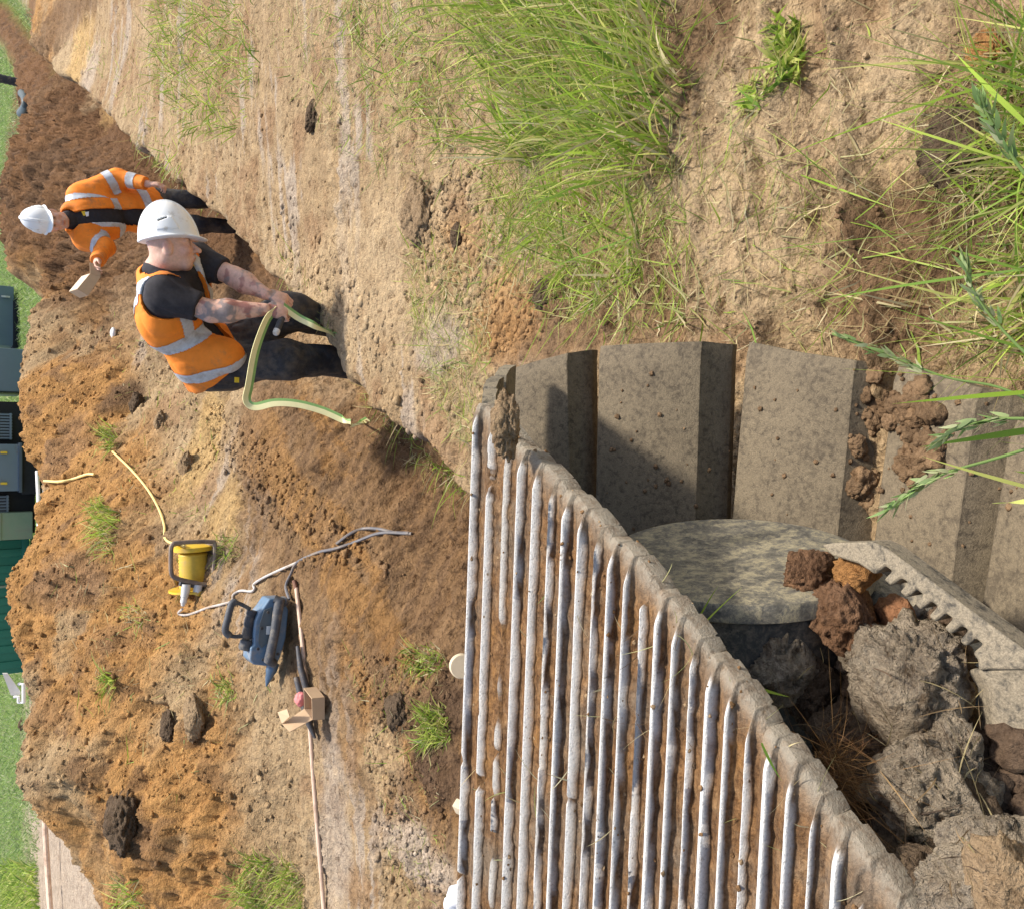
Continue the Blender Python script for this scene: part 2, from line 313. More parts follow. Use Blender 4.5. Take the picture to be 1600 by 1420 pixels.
# stains, bands and the dark of a hole the photo shows, as ground ellipses (picture place, half sizes)
for (x, y, rx, ry, c, k) in [(1380, 430, 120, 150, cBR * .95, .9), (1500, 330, 80, 130, cBR * .8, .85), (1540, 80, 90, 120, cBR * 1.1, .6), (1090, 60, 70, 90, cBR * .9, .8), (1060, 430, 90, 140, cBR, .7), (860, 500, 110, 80, cBR, .85), (790, 500, 60, 90, cOR * .9, .6), (700, 400, 70, 70, cOR * .8, .7), (1150, 300, 120, 260, cLIGHT * 1.02, .8), (1330, 120, 130, 110, cLIGHT, .7),
        (680, 540, 40, 60, cGR * .95, .9), (500, 480, 60, 140, cLIGHT * 1.05, .7), (525, 1300, 30, 150, cGR, .8), (640, 1330, 60, 60, cGR * 1.05, .9), (600, 1180, 40, 90, cTAN * 1.05, .9), (680, 1150, 40, 110, cDK * 1.25, .95), (690, 1220, 40, 70, cDK * 1.4, .9), (620, 1120, 45, 50, cBR * .8, .8),  # darkest pair by the track: dark soil, plus a hole's shade painted as colour
        (120, 100, 24, 70, cYEL * 1.1, .8), (95, 90, 14, 60, cLIGHT, .9), (140, 120, 16, 50, cGR * 1.1, .8), (40, 120, 40, 100, cRED * .9, .9), (90, 30, 50, 40, cBR, .8), (320, 700, 30, 110, cYEL, .8), (350, 800, 26, 60, cYEL, .7), (200, 1300, 40, 40, cBR, .7), (180, 620, 24, 30, cDK * 1.3, .8), (105, 905, 60, 60, cBR * 1.3, .8), (95, 1360, 60, 90, cGR, .98), (110, 700, 40, 60, cBR * 1.5, .6)]:
    p = G(x, y); a = G(x - rx, y); b = G(x, y - ry); e = np.sqrt(((X - p[0]) / max(abs(b[0] - p[0]), .05)) ** 2 + ((Y - p[1]) / max(abs(a[1] - p[1]), .05)) ** 2)
    lay((1 - sst(.55, 1.15, e + (n3 - .5) * .5 + (n2 - .5) * .5)) * k, c)
C = C * (1 + .25 * (n3[..., None] - .5))
verts = np.stack([X, Y, Z], -1).reshape(-1, 3); ii = np.arange(NS * NT).reshape(NT, NS)
F = np.stack([ii[:-1, :-1], ii[:-1, 1:], ii[1:, 1:], ii[1:, :-1]], -1).reshape(-1, 4)
# skirt out to the horizon, same sheet
bd = np.concatenate([ii[0, :], ii[1:, -1], ii[-1, -2::-1], ii[-2:0:-1, 0]]); bp = verts[bd]
def ringpts(k, z):
    d = bp[:, :2] - V(0, 12); l = np.linalg.norm(d, axis=1, keepdims=True); q = V(0, 12) + d / l * (l + k); return np.concatenate([q, np.where(bp[:, 1:2] < 3, .25 + (bp[:, 2:] - .25) * .3, z) * np.ones((len(bp), 1))], 1)
rings = [ringpts(1.5, 0), ringpts(12, -.02), ringpts(500, -.05)]; allv = [verts]; off = len(verts); prev = bd; cols = [C.reshape(-1, 3)]
for r_, c in zip(rings, (cTAN, FIELDC, FIELDC)):
    cur = off + np.arange(len(bd)); nx = np.roll(np.arange(len(bd)), -1)
    F = np.concatenate([F, np.stack([prev, cur, cur[nx], prev[nx]], -1)]); allv.append(r_); cols.append(np.tile(c, (len(bd), 1))); off += len(bd); prev = cur
M_soil = soil_mat('soil')
ground = link_mesh('ground', np.concatenate(allv), F, M_soil, col=np.concatenate(cols)); tag(ground, kind='structure')
# ---------------------------------------------------------------- smooth bodies: signed distances + surface nets
class SDF:
    def __init__(s, lo, hi, h):
        s.h = h; s.lo = np.asarray(lo, float); s.n = np.ceil((np.asarray(hi) - s.lo) / h).astype(int) + 1
        s.D = np.full(s.n, .5, np.float32); s.ax = [s.lo[i] + np.arange(s.n[i]) * h for i in range(3)]
    def sl(s, lo, hi):
        a = np.clip(np.floor((lo - s.lo) / s.h).astype(int), 0, s.n); b = np.clip(np.ceil((hi - s.lo) / s.h).astype(int) + 1, 0, s.n)
        return tuple(slice(i, j) for i, j in zip(a, b))
    def pts(s, sl): return np.stack(np.meshgrid(*[s.ax[i][sl[i]] for i in range(3)], indexing='ij'), -1)
    def mix(s, sl, d, k):
        a = s.D[sl]
        if a.size == 0: return
        if k > 0: t = np.clip(.5 + .5 * (a - d) / k, 0, 1); s.D[sl] = a * (1 - t) + d * t - k * t * (1 - t)
        else: s.D[sl] = np.minimum(a, d)
    def cap(s, a, b, ra, rb=None, k=.02):
        rb = ra if rb is None else rb; a = np.asarray(a, float); b = np.asarray(b, float); m = max(ra, rb) + k + .05
        sl = s.sl(np.minimum(a, b) - m, np.maximum(a, b) + m); P = s.pts(sl); ab = b - a
        t = np.clip(((P - a) @ ab) / max(ab @ ab, 1e-9), 0, 1); s.mix(sl, np.linalg.norm(P - a - t[..., None] * ab, axis=-1) - (ra + (rb - ra) * t), k); return s
    def ell(s, c, rad, M=None, k=.02):
        M = np.eye(3) if M is None else M; rad = np.asarray(rad, float); m = rad.max() + k + .05; sl = s.sl(c - m, c + m); Q = (s.pts(sl) - c) @ M
        k0 = np.linalg.norm(Q / rad, axis=-1); k1 = np.linalg.norm(Q / rad ** 2, axis=-1); s.mix(sl, k0 * (k0 - 1) / np.maximum(k1, 1e-6), k); return s
    def mesh(s):
        D = s.D; sg = D < 0; c = np.zeros(s.n - 1, np.uint8)
        for i in (0, 1):
            for j in (0, 1):
                for k in (0, 1): c += sg[i:s.n[0] - 1 + i, j:s.n[1] - 1 + j, k:s.n[2] - 1 + k]
        act = np.argwhere((c > 0) & (c < 8)); idx = np.full(s.n - 1, -1, np.int64); idx[tuple(act.T)] = np.arange(len(act))
        acc = np.zeros((len(act), 3)); cnt = np.zeros(len(act))
        for a in range(3):
            for u in (0, 1):
                for v in (0, 1):
                    o = [0, 0, 0]; o[(a + 1) % 3] = u; o[(a + 2) % 3] = v; p = act + o; q = p.copy(); q[:, a] += 1
                    d0 = D[tuple(p.T)]; d1 = D[tuple(q.T)]; m = (d0 < 0) != (d1 < 0); t = d0 / np.where(m, d0 - d1, 1)
                    pt = p.astype(float); pt[:, a] += t; acc[m] += pt[m]; cnt[m] += 1
        V_ = s.lo + acc / cnt[:, None] * s.h; F_ = []
        for a in range(3):
            b, c2 = (a + 1) % 3, (a + 2) % 3; n = s.n.copy(); S1_ = [slice(None)] * 3; S1_[a] = slice(0, n[a] - 1); S2_ = list(S1_); S2_[a] = slice(1, n[a])
            A0, A1 = sg[tuple(S1_)], sg[tuple(S2_)]; e = np.argwhere(A0 != A1); e = e[(e[:, b] > 0) & (e[:, c2] > 0) & (e[:, b] < n[b] - 1) & (e[:, c2] < n[c2] - 1)]
            ins = A0[tuple(e.T)]; eb = np.eye(3, dtype=int)
            q = np.stack([idx[tuple((e - eb[b] - eb[c2]).T)], idx[tuple((e - eb[c2]).T)], idx[tuple(e.T)], idx[tuple((e - eb[b]).T)]], 1)
            q[~ins] = q[~ins][:, ::-1]; F_.append(q)
        return V_, np.concatenate(F_)
def relax(Vv, Ff, it=2, f=.5):
    for _ in range(it):
        acc = np.zeros_like(Vv); n = np.zeros(len(Vv))
        for k in range(4):
            a, b = Ff[:, k], Ff[:, (k + 1) % 4]; np.add.at(acc, a, Vv[b]); np.add.at(acc, b, Vv[a]); np.add.at(n, a, 1); np.add.at(n, b, 1)
        Vv = Vv * (1 - f) + f * acc / np.maximum(n, 1)[:, None]
    return Vv
def wrinkle(Vv, Ff, amp, sc, axis=None):
    a = Vv[Ff[:, 2]] - Vv[Ff[:, 0]]; b = Vv[Ff[:, 3]] - Vv[Ff[:, 1]]; fn = np.cross(a, b); vnm = np.zeros_like(Vv)
    for k in range(4): np.add.at(vnm, Ff[:, k], fn)
    vnm /= np.maximum(np.linalg.norm(vnm, axis=1, keepdims=True), 1e-12); q = Vv * sc
    if axis is not None: ax = nrm(axis); q = q - (q @ ax)[:, None] * ax * .65
    w_ = np.abs(2 * vn3(q + 11) - 1) * .65 + np.abs(2 * vn3(q * 2.3 + 5) - 1) * .35; return Vv + vnm * (amp * (w_ - .35))[:, None]
M_skin = leaf = None
def skin_mat():
    m, nt, b = nodes('skin'); a = nt.nodes.new('ShaderNodeVertexColor'); a.layer_name = 'Col'; p = obj(nt)
    c = mixc(nt, 1.0, a.outputs['Color'], ramp(nt, noise(nt, 60, 5, .7, p), [(.3, .82), (.7, 1.12)]), 'MULTIPLY')
    nt.links.new(c, b.inputs['Base Color']); b.inputs['Roughness'].default_value = .5; b.inputs['Subsurface Weight'].default_value = .12; b.inputs['Subsurface Radius'].default_value = (.01, .004, .002)
    bump(nt, b, noise(nt, 220, 4, .7, p), .12, .002); return m
M_skin = skin_mat()
M_hiviz = plain('orange_hi_vis_cloth', (.86, .235, .018), .75, .1, 18, (.42, .16, .05), .22, 7, .35, .004)
M_refl = plain('grey_reflective_tape', (.50, .51, .53), .38, .12, 60, (.3, .25, .2), .25, 12, .2, .001)
M_blackcloth = plain('black_work_cloth', (.03, .029, .032), .7, .4, 30, (.13, .10, .07), .4, 8, .6, .005)
M_polo = plain('black_polo_cloth', (.026, .023, .026), .88, .25, 40, None, .5, 9, .5, .003)
M_hat = plain('white_hat_plastic', (.80, .80, .78), .32, .03, 6, (.55, .48, .38), .12, 16, .03, .001, spec=.5)
M_boot = plain('brown_boot_leather', (.10, .065, .035), .8, .3, 30, (.25, .16, .08), .5, 12)
M_yel = plain('yellow_cloth', (.75, .52, .03), .7, .1); M_white = plain('white_cloth', (.72, .72, .7), .6, .06)
M_hair = plain('brown_hair', (.16, .085, .04), .6, .4, 90, bmp=.8)
SK = V(.68, .40, .29)
def hand(S, wr, d, n, size=1.0, curl=(.5, .8, .6), thumb=.6, r=.0088, spread=.1):
    """palm and five fingers; d runs wrist to knuckles, n out of the back of the hand, the thumb sits on the n x d side"""
    d = nrm(d); n = nrm(n - d * d.dot(n)); t = np.cross(n, d); z = size
    S.ell(wr + d * .047 * z, V(.052, .042, .020) * z, np.stack([d, t, n], 1), .012)
    for i, (o, l) in enumerate(((.030, .94), (.010, 1.05), (-.011, .98), (-.031, .78))):
        p = wr + d * .085 * z + t * o * z; a = 0; dd = d + t * o * spread * 8; rr = r * z * (1 - .04 * i); dd = nrm(dd)
        S.cap(wr + d * .05 * z + t * o * .9 * z, p, rr * 1.15, rr * 1.1, .006)
        for L, c in zip((.043, .027, .022), curl):
            a += c * (1 + .06 * i); q = p + (dd * math.cos(a) - n * math.sin(a)) * L * l * z; S.cap(p, q, rr, rr * .9, .004); p = q; rr *= .93
    b = wr + d * .02 * z + t * .026 * z; e = wr + d * .055 * z + t * .052 * z - n * .018 * z; S.cap(b, e, .014 * z, .0115 * z, .01)
    g = e + (d * .7 - t * (thumb - .5) - n * thumb * .7) * .034 * z; S.cap(e, g, .0112 * z, .0098 * z, .005); S.cap(g, g + (d * .6 - t * thumb * .9 - n * .4) * .026 * z, .0098 * z, .0085 * z, .004)
def head(S, c, f, u, z=1.0):
    f = nrm(f); u = nrm(u - f * u.dot(f)); s = np.cross(f, u); M = np.stack([f, s, u], 1); o = lambda a, b, e: c + (f * a + s * b + u * e) * z
    S.ell(o(-.01, 0, .03), V(.098, .076, .09) * z, M, .02); S.ell(o(.022, 0, -.035), V(.072, .062, .075) * z, M, .03); S.cap(o(.055, -.018, -.088), o(.055, .018, -.088), .024 * z, .024 * z, .025)
    S.cap(o(-.03, -.045, -.062), o(.045, -.022, -.09), .02 * z, .018 * z, .025); S.cap(o(-.03, .045, -.062), o(.045, .022, -.09), .02 * z, .018 * z, .025)
    S.cap(o(.086, 0, .010), o(.120, 0, -.030), .009 * z, .0130 * z, .007); S.ell(o(.10, .011, -.033), V(.012, .009, .009) * z, M, .006); S.ell(o(.10, -.011, -.033), V(.012, .009, .009) * z, M, .006)
    for q in (-1, 1):
        S.cap(o(.082, q * .012, .018), o(.07, q * .046, .016), .010 * z, .009 * z, .012); S.ell(o(.078, q * .031, .0), V(.012, .014, .011) * z, M, .004); S.ell(o(.062, q * .045, -.03), V(.022, .018, .018) * z, M, .02)
        S.ell(o(-.012, q * .076, -.012), V(.021, .009, .034) * z, M, .004); S.ell(o(-.016, q * .083, -.004), V(.016, .006, .022) * z, M, .004)
    S.cap(o(.093, -.018, -.06), o(.093, .018, -.06), .0075 * z, .0075 * z, .008); S.cap(o(.086, -.014, -.07), o(.086, .014, -.07), .008 * z, .008 * z, .008)
    return M, o
def head_paint(Vv, C_, M, c, z, stub=.0):
    q = (Vv - c) @ M / z; d = np.linalg.norm(q, axis=1) < .17
    def dab(a, b, e, r, col, k):
        m = np.exp(-((q[:, 0] - a) ** 2 + (np.abs(q[:, 1]) - b) ** 2 + (q[:, 2] - e) ** 2) / r ** 2) * d * k; C_[:] = C_ * (1 - m[:, None]) + m[:, None] * col
    dab(.09, .031, 0, .012, V(.05, .03, .025), 1.0); dab(.09, .031, .019, .010, V(.10, .05, .03), .9); dab(.095, 0, -.065, .013, V(.42, .15, .12), .8); dab(.095, .012, -.065, .010, V(.42, .15, .12), .7)
    dab(.06, .045, -.03, .035, V(.66, .30, .22), .5); dab(-.016, .085, -.006, .016, V(.62, .24, .18), .6); dab(.06, .03, -.085, .045, V(.40, .27, .22), stub); dab(.10, 0, -.052, .016, V(.35, .23, .18), stub)
    dab(-.06, .05, -.03, .045, V(.3, .2, .15), .35)
def hard_hat(parent, c, f, u, z=1.0):
    f = nrm(f); u = nrm(u - f * u.dot(f)); s = np.cross(f, u); M = np.stack([f, s, u], 1)
    S = SDF(c - .24 * z, c + .24 * z, .0035); P = S.pts(tuple(slice(None) for _ in range(3))); Q = (P - c) @ M / z
    def E(Q, cc, r): q = (Q - np.array(cc)) / np.array(r); k0 = np.linalg.norm(q, axis=-1); k1 = np.linalg.norm(q / np.array(r), axis=-1); return k0 * (k0 - 1) / np.maximum(k1, 1e-6)
    dome = E(Q, (-.004, 0, -.012), (.132, .112, .185)); r1 = np.maximum(E(Q, (-.004, 0, -.012), (.139, .118, .193)), np.abs(Q[..., 1]) - .011)
    r2 = np.maximum(E(Q, (-.004, 0, -.012), (.136, .1165, .189)), np.abs(np.abs(Q[..., 1]) - .042) - .007)
    vent = np.maximum(E(Q, (-.0, 0, -.012), (.1355, .1165, .188)), np.maximum(np.abs(Q[..., 0] + .01 + (Q[..., 2] - .06) * .4) - .05, np.abs(Q[..., 2] - .055) - .03))
    D = np.minimum(np.minimum(dome, r1), vent); t = np.clip(.5 + .5 * (D - dome) / .006, 0, 1); D = np.maximum(D, -(Q[..., 2] + .004))
    tilt = Q.copy(); tilt[..., 2] = Q[..., 2] + .004 + np.maximum(Q[..., 0] - .08, 0) * .22; brim = E(tilt, (.0, 0, 0), (.141, .121, .009)); peak = E(tilt, (.088, 0, 0), (.082, .092, .009)); b = np.minimum(brim, peak)
    t = np.clip(.5 + .5 * (D - b) / .012, 0, 1); D = D * (1 - t) + b * t - .012 * t * (1 - t)
    slot = np.maximum(np.maximum(np.abs(Q[..., 0] + .012) - .022, np.abs(Q[..., 2] - .078 - Q[..., 0] * .3) - .0035), .10 - np.abs(Q[..., 1]) - .03); D = np.maximum(D, -slot * 1.0)
    S.D = (D * z).astype(np.float32); v, q = S.mesh(); v = relax(v, q, 1, .4); return link_mesh('hard_hat', v, q, M_hat, parent)
def torso_prims(S, J, off, k=.05, z=1.0, legs=True):
    pel, che, nb, Rs, Ls, cn = J['pel'], J['che'], J['neck'], J['Rs'], J['Ls'], J['cn']; s = nrm(Ls - Rs); a = nrm(nb - pel); s = nrm(s - a * s.dot(a) * .5); M = np.stack([s, nrm(np.cross(a, s)), a], 1)
    for p, r in ((pel, (.165, .125, .12)), (pel * .6 + che * .4, (.16, .118, .14)), (che, (.19, .13, .17)), (che * .5 + (Rs + Ls) * .25, (.195, .12, .13))): S.ell(p, np.array(r) * z + off, M, k)
    S.cap(Rs * .9 + Ls * .1, Ls * .9 + Rs * .1, .07 * z + off, .07 * z + off, k); return M
def cut(S, fn):
    P = S.pts(tuple(slice(None) for _ in range(3))); S.D = np.maximum(S.D, fn(P).astype(np.float32))
def segd(P, a, b):
    ab = b - a; t = np.clip(((P - a) @ ab) / (ab @ ab), 0, 1); return np.linalg.norm(P - a - t[..., None] * ab, axis=-1)
def capd(P, a, b, r): return segd(P, a, b) - r
def bounds(J, m=.3): A_ = np.array([v for k, v in J.items() if k not in ('cn', 'f', 'u')]); return A_.min(0) - m, A_.max(0) + m
# ---------------------------------------------------------------- the man bending over in the trench
z1 = 1.08
J = dict(pel=atY(338, 568, 4.84), che=atY(272, 490, 4.72), neck=atY(245, 425, 4.62), Rs=atY(256, 460, 4.50), Ls=atY(306, 405, 4.66), Re=atY(330, 487, 4.40), Rw=atY(414, 484, 4.30), Le=atY(368, 434, 4.50), Lw=atY(416, 460, 4.34),
         Rh=atY(352, 572, 4.76), Lh=atY(362, 536, 4.88), Rk=atY(446, 562, 4.58), Lk=atY(452, 486, 4.62), Ra=atY(560, 566, 4.70), La=atY(552, 512, 4.80), hd=atY(268, 386, 4.50), cn=V(.75, -.35, -.55))
fwd, up_ = nrm(V(.16, -.30, -.94)), nrm(V(.96, -.02, .2)); base = (J['Ra'] + J['La']) / 2; base[2] = gz(base[0], base[1])
man = thing('person', base, 'man in white helmet, sleeveless orange vest and black trousers bending over in the trench', 'person')
def legs(S, off, k=.04):
    S.cap(J['Rh'], J['Rk'], .098 * z1 + off, .066 * z1 + off * 1.6, k).cap(J['Rk'], J['Ra'], .064 * z1 + off * 1.6, .046 * z1 + off * 2, k).cap(J['Lh'], J['Lk'], .098 * z1 + off, .066 * z1 + off * 1.6, k).cap(J['Lk'], J['La'], .064 * z1 + off * 1.6, .046 * z1 + off * 2, k)
S = SDF(*bounds(J, .22), .0048); torso_prims(S, J, -.01, .05, z1); legs(S, -.012)
MH, oh = head(S, J['hd'], fwd, up_, z1); S.cap(oh(-.035, 0, -.05), J['neck'], .062 * z1, .068 * z1, .04)
S.cap(J['Rs'], J['Re'], .064, .054, .03).cap(J['Re'], J['Re'] * .7 + J['Rw'] * .3, .054, .059, .03).cap(J['Re'] * .7 + J['Rw'] * .3, J['Rw'], .059, .033, .03)
S.cap(J['Ls'], J['Le'], .062, .052, .03).cap(J['Le'], J['Le'] * .7 + J['Lw'] * .3, .052, .056, .03).cap(J['Le'] * .7 + J['Lw'] * .3, J['Lw'], .056, .032, .03)
hand(S, J['Rw'] + V(0, 0, -.01), V(-.02, -.25, -1), V(.35, -.9, .2), 1.12, (1.0, 1.35, .8), .9, .0095)
hand(S, J['Lw'] + V(0, 0, -.005), V(-.22, -.35, -.9), V(.7, -.7, .2), 1.1, (.7, 1.2, .8), .8, .0095)
v, q = S.mesh(); v = relax(v, q, 1, .4); C_ = np.tile(SK, (len(v), 1))
dr = segd(v, J['Re'] * 1.1 - J['Rw'] * .1, J['Rw'] + (J['Re'] - J['Rw']) * .03); dl = segd(v, J['Le'], J['Lw'] + (J['Le'] - J['Lw']) * .1)
tt = fbm3(v * 16, 3, .5, True); t2 = fbm3(v * 34 + 3, 3); t3 = fbm3(v * 11 + 8, 2)
mk = (dr < .075) * sst(.36, .25, tt) * .8 + (dl < .07) * sst(.32, .22, tt) * .65; mk = np.clip(mk, 0, 1)[:, None]; C_ = C_ * (1 - mk) + mk * np.where(t3[:, None] > .52, V(.30, .10, .08), V(.19, .175, .17))
mk = ((dr < .075) * sst(.58, .66, t2) * .5)[:, None]; C_ = C_ * (1 - mk) + mk * V(.2, .17, .17)
hnd = np.minimum(np.linalg.norm(v - J['Rw'], axis=1), np.linalg.norm(v - J['Lw'], axis=1)) < .2; C_[hnd] *= (.92 + .25 * (fbm3(v[hnd] * 40) - .5))[:, None]
head_paint(v, C_, MH, J['hd'], z1, .35); link_mesh('body', v, q, M_skin, man, col=C_)
hard_hat(man, oh(.0, 0, .04), fwd, up_, z1 * 1.0)
# polo shirt with a collar and an emblem
S = SDF(*bounds(J, .25), .0065); MT = torso_prims(S, J, .006, .05, z1); S.cap(J['Rs'], J['Rs'] * .22 + J['Re'] * .78, .098, .078, .05).cap(J['Ls'], J['Ls'] * .3 + J['Le'] * .7, .094, .076, .05)
S.cap(J['neck'] * .85 + oh(-.02, 0, -.09) * .15, J['neck'] * .5 + oh(-.03, 0, -.09) * .5, .083, .079, .02)
e1, e2 = J['Rs'] * .25 + J['Re'] * .75, J['Ls'] * .3 + J['Le'] * .7; d1, d2 = nrm(J['Re'] - J['Rs']), nrm(J['Le'] - J['Ls']); sL = nrm(J['pel'] - J['che'])
hp = oh(.03, 0, -.05)
cut(S, lambda P: np.where(segd(P, J['Rs'], J['Re'] * 1.3 - J['Rs'] * .3) < .11, (P - e1) @ d1, -1)); cut(S, lambda P: np.where(segd(P, J['Ls'], J['Le'] * 1.3 - J['Ls'] * .3) < .10, (P - e2) @ d2, -1))
v, q = S.mesh(); v = wrinkle(relax(v, q, 2), q, .014, 13, d1); shirt = link_mesh('polo_shirt', v, q, M_polo, man)
# trousers
S = SDF(*bounds(J, .25), .0065); S.ell(J['pel'], V(.18, .145, .13) * z1, MT, .05); legs(S, .022, .06); S.cap(J['Rk'] * .93 + J['Rh'] * .07 + V(0, -.02, 0), J['Rk'] * .75 + J['Ra'] * .25 + V(0, -.02, 0), .087, .08, .03)
v, q = S.mesh(); v = wrinkle(relax(v, q, 2), q, .034, 9, V(0, 0, 1)); trs = link_mesh('trousers', v, q, M_blackcloth, man)
fk = frame(J['Ra'] - J['Rk'], V(0, -1, 0)); pk = J['Rk'] * .82 + J['Ra'] * .18 + V(-.01, -.078, 0); MB().box(pk, (.17, .13, .016), fk, .007).build('knee_pad_pocket', M_blackcloth, trs)
MB().box(atY(370, 594, 4.62), (.03, .006, .026), None, .002).build('yellow_tag', M_yel, trs); MB().box(pk + V(.0, -.014, .03), (.006, .008, .05), None, .001).build('stitched_mark', plain('tan_stitching', (.5, .3, .1)), trs)
for a in ('Ra', 'La'):
    S = SDF(J[a] - .3, J[a] + .3, .008); S.cap(J[a] + V(0, 0, .03), J[a] + V(.0, -.01, -.05), .062, .06, .03).cap(J[a] + V(0, 0, -.06), J[a] + V(.07, -.15, -.075), .05, .045, .03); v, q = S.mesh(); link_mesh('boot', v, q, M_boot, man)
# vest: a shell over the torso, open at the armholes, neck and front
aS = nrm(J['neck'] - J['pel']); s_ = MT[:, 0]; c_ = MT[:, 1]
if c_.dot(J['cn']) < 0: c_ = -c_
hemc = atY(352, 552, 4.62)
def vest(off, h=.0065):
    S = SDF(*bounds(J, .25), h); torso_prims(S, J, off + .02, .06, z1); S.ell(J['pel'] + V(-.02, 0, .01), V(.18, .15, .15) * z1 + off, MT, .07); S.cap(atY(300, 560, 4.72), hemc, .10 + off, .10 + off, .08)
    S.cap(J['Rs'] * .85 + J['che'] * .15 + V(-.03, 0, .03), J['neck'] + V(-.03, 0, .02), .07 + off, .07 + off, .04)
    nk = J['neck'] * .6 + oh(-.02, 0, -.09) * .4
    cut(S, lambda P: .092 - np.linalg.norm(P - nk, axis=-1))
    cut(S, lambda P: .112 - segd(P, J['Rs'] + V(-.02, -.02, .01), J['Rs'] * .72 + J['Re'] * .28 + V(0, -.07, 0))); cut(S, lambda P: .10 - segd(P, J['Ls'], J['Le']))
    cut(S, lambda P: -np.maximum(np.maximum(-((P - J['che']) @ c_), np.abs((P - J['che']) @ s_ - .03) - .05 - .10 * np.clip(((P - J['che']) @ aS), 0, .3)), -((P - J['pel']) @ aS) - .1))
    hd_ = nrm(atY(420, 600, 4.7) - atY(300, 540, 4.75)); cut(S, lambda P: np.maximum((P - hemc) @ nrm(-aS * .9 + V(0, 0, -.35)) - .085, -1)); return S
S = vest(.008); v, q = S.mesh(); v0 = relax(v, q, 2); v = wrinkle(v0, q, .02, 9, V(0, 0, 1)); vs_o = link_mesh('hi_vis_vest', v, q, M_hiviz, man)
L = np.linalg.norm(J['neck'] - J['pel'])
fc = v0[q].mean(1); along = (fc - J['pel']) @ aS / L; sd_ = (fc - J['che']) @ s_
tilt = .10 * ((fc - J['che']) @ c_)
m1 = np.abs(along - .46 + tilt) < .055; m2 = np.abs(along - .14 + tilt * 2) < .055; m3 = (np.abs(np.abs(sd_ + .0) - .125) < .028) & (along > .5)
def strip(sel, name):
    fn = np.cross(v[q[:, 2]] - v[q[:, 0]], v[q[:, 3]] - v[q[:, 1]]); nv = np.zeros_like(v)
    for k in range(4): np.add.at(nv, q[:, k], fn)
    nv /= np.maximum(np.linalg.norm(nv, axis=1, keepdims=True), 1e-12); f = q[sel]; us, inv = np.unique(f, return_inverse=True); inv = inv.reshape(f.shape); n = len(us)
    link_mesh(name, v[us] + nv[us] * .0035, inv, M_refl, vs_o)
for m in (m1, m2, m3):
    if m.any(): strip(m, 'reflective_strip')
# emblem on the chest
ec = atY(310, 418, 4.40); chest_p = J['che'] * .45 + (J['Rs'] + J['Ls']) * .275
def on_surface(x, y, objs):
    r = Vector(nrm(ray(x, y))); dg = None; best = None
    for o in objs:
        ok, loc, no, i = o.ray_cast(o.matrix_world.inverted() @ Vector(CAM), o.matrix_world.inverted().to_3x3() @ r)
        if ok:
            l = o.matrix_world @ loc; dd = (l - Vector(CAM)).length
            if best is None or dd < best[0]: best = (dd, np.array(l), np.array(o.matrix_world.to_3x3() @ no))
    return best
bpy.context.view_layer.update()
def patch(name, pts, objs, m, parent, lift=.004, th=.002):
    c = [on_surface(x, y, objs) for x, y in pts]
    if any(k is None for k in c): return
    n = nrm(sum(k[2] for k in c)); MB().prism([k[1] + n * lift for k in c], n * th).build(name, m, parent, False)
patch('emblem', [(299, 409), (307, 412), (312, 419), (308, 424), (303, 417), (298, 416)], [shirt], M_yel, shirt); patch('emblem', [(311, 416), (315, 419), (311, 425), (308, 422)], [shirt], M_white, shirt)
# ---------------------------------------------------------------- the man standing further back
J1 = J; z2 = 1.02
J = dict(pel=atY(232, 326, 7.85), che=atY(158, 334, 7.75), neck=atY(112, 343, 7.72), Rs=atY(133, 376, 7.72), Ls=atY(126, 304, 7.74), Re=atY(164, 386, 7.60), Rw=atY(152, 410, 7.36), Le=atY(184, 278, 7.70), Lw=atY(232, 288, 7.52),
         Rh=atY(240, 342, 7.85), Lh=atY(240, 312, 7.85), Rk=atY(308, 352, 7.75), Lk=atY(306, 312, 7.78), Ra=atY(372, 354, 7.80), La=atY(372, 318, 7.82), hd=atY(80, 345, 7.62), cn=V(-.2, -.97, -.1))
fwd, up_ = nrm(V(-.30, -.93, -.16)), nrm(V(-.10, -.16, .97)); base = (J['Ra'] + J['La']) / 2; base[2] = gz(base[0], base[1])
man2 = thing('person', base, 'man in white helmet and open long-sleeved orange jacket standing at the back of the trench', 'person')
S = SDF(*bounds(J, .2), .0065); torso_prims(S, J, -.01, .05, z2)
def legs2(S, off, k=.04): S.cap(J['Rh'], J['Rk'], .09 + off, .062 + off, k).cap(J['Rk'], J['Ra'], .06 + off, .045 + off, k).cap(J['Lh'], J['Lk'], .09 + off, .062 + off, k).cap(J['Lk'], J['La'], .06 + off, .045 + off, k)
legs2(S, -.01); MH, oh = head(S, J['hd'], fwd, up_, z2); S.cap(oh(-.03, 0, -.05), J['neck'], .058, .066, .04)
for a, b, c in (('Rs', 'Re', 'Rw'), ('Ls', 'Le', 'Lw')): S.cap(J[a], J[b], .055, .045, .03).cap(J[b], J[c], .046, .03, .03)
hand(S, J['Rw'], V(-.6, -.65, .25), V(-.1, .2, .95), 1.0, (.35, .5, .4), .5); hand(S, J['Lw'], V(.0, -.5, -.85), V(.8, -.4, .2), 1.0, (.5, .8, .6), .6)
v, q = S.mesh(); v = relax(v, q, 1, .4); C_ = np.tile(SK * .95, (len(v), 1)); head_paint(v, C_, MH, J['hd'], z2, .5); link_mesh('body', v, q, M_skin, man2, col=C_)
hard_hat(man2, oh(.0, 0, .05), fwd, up_, z2 * .97)
S = SDF(J['hd'] - .25, J['hd'] + .25, .006)
for k in (-1, 1): S.ell(oh(-.045, k * .06, -.02), V(.05, .028, .055), MH, .02)
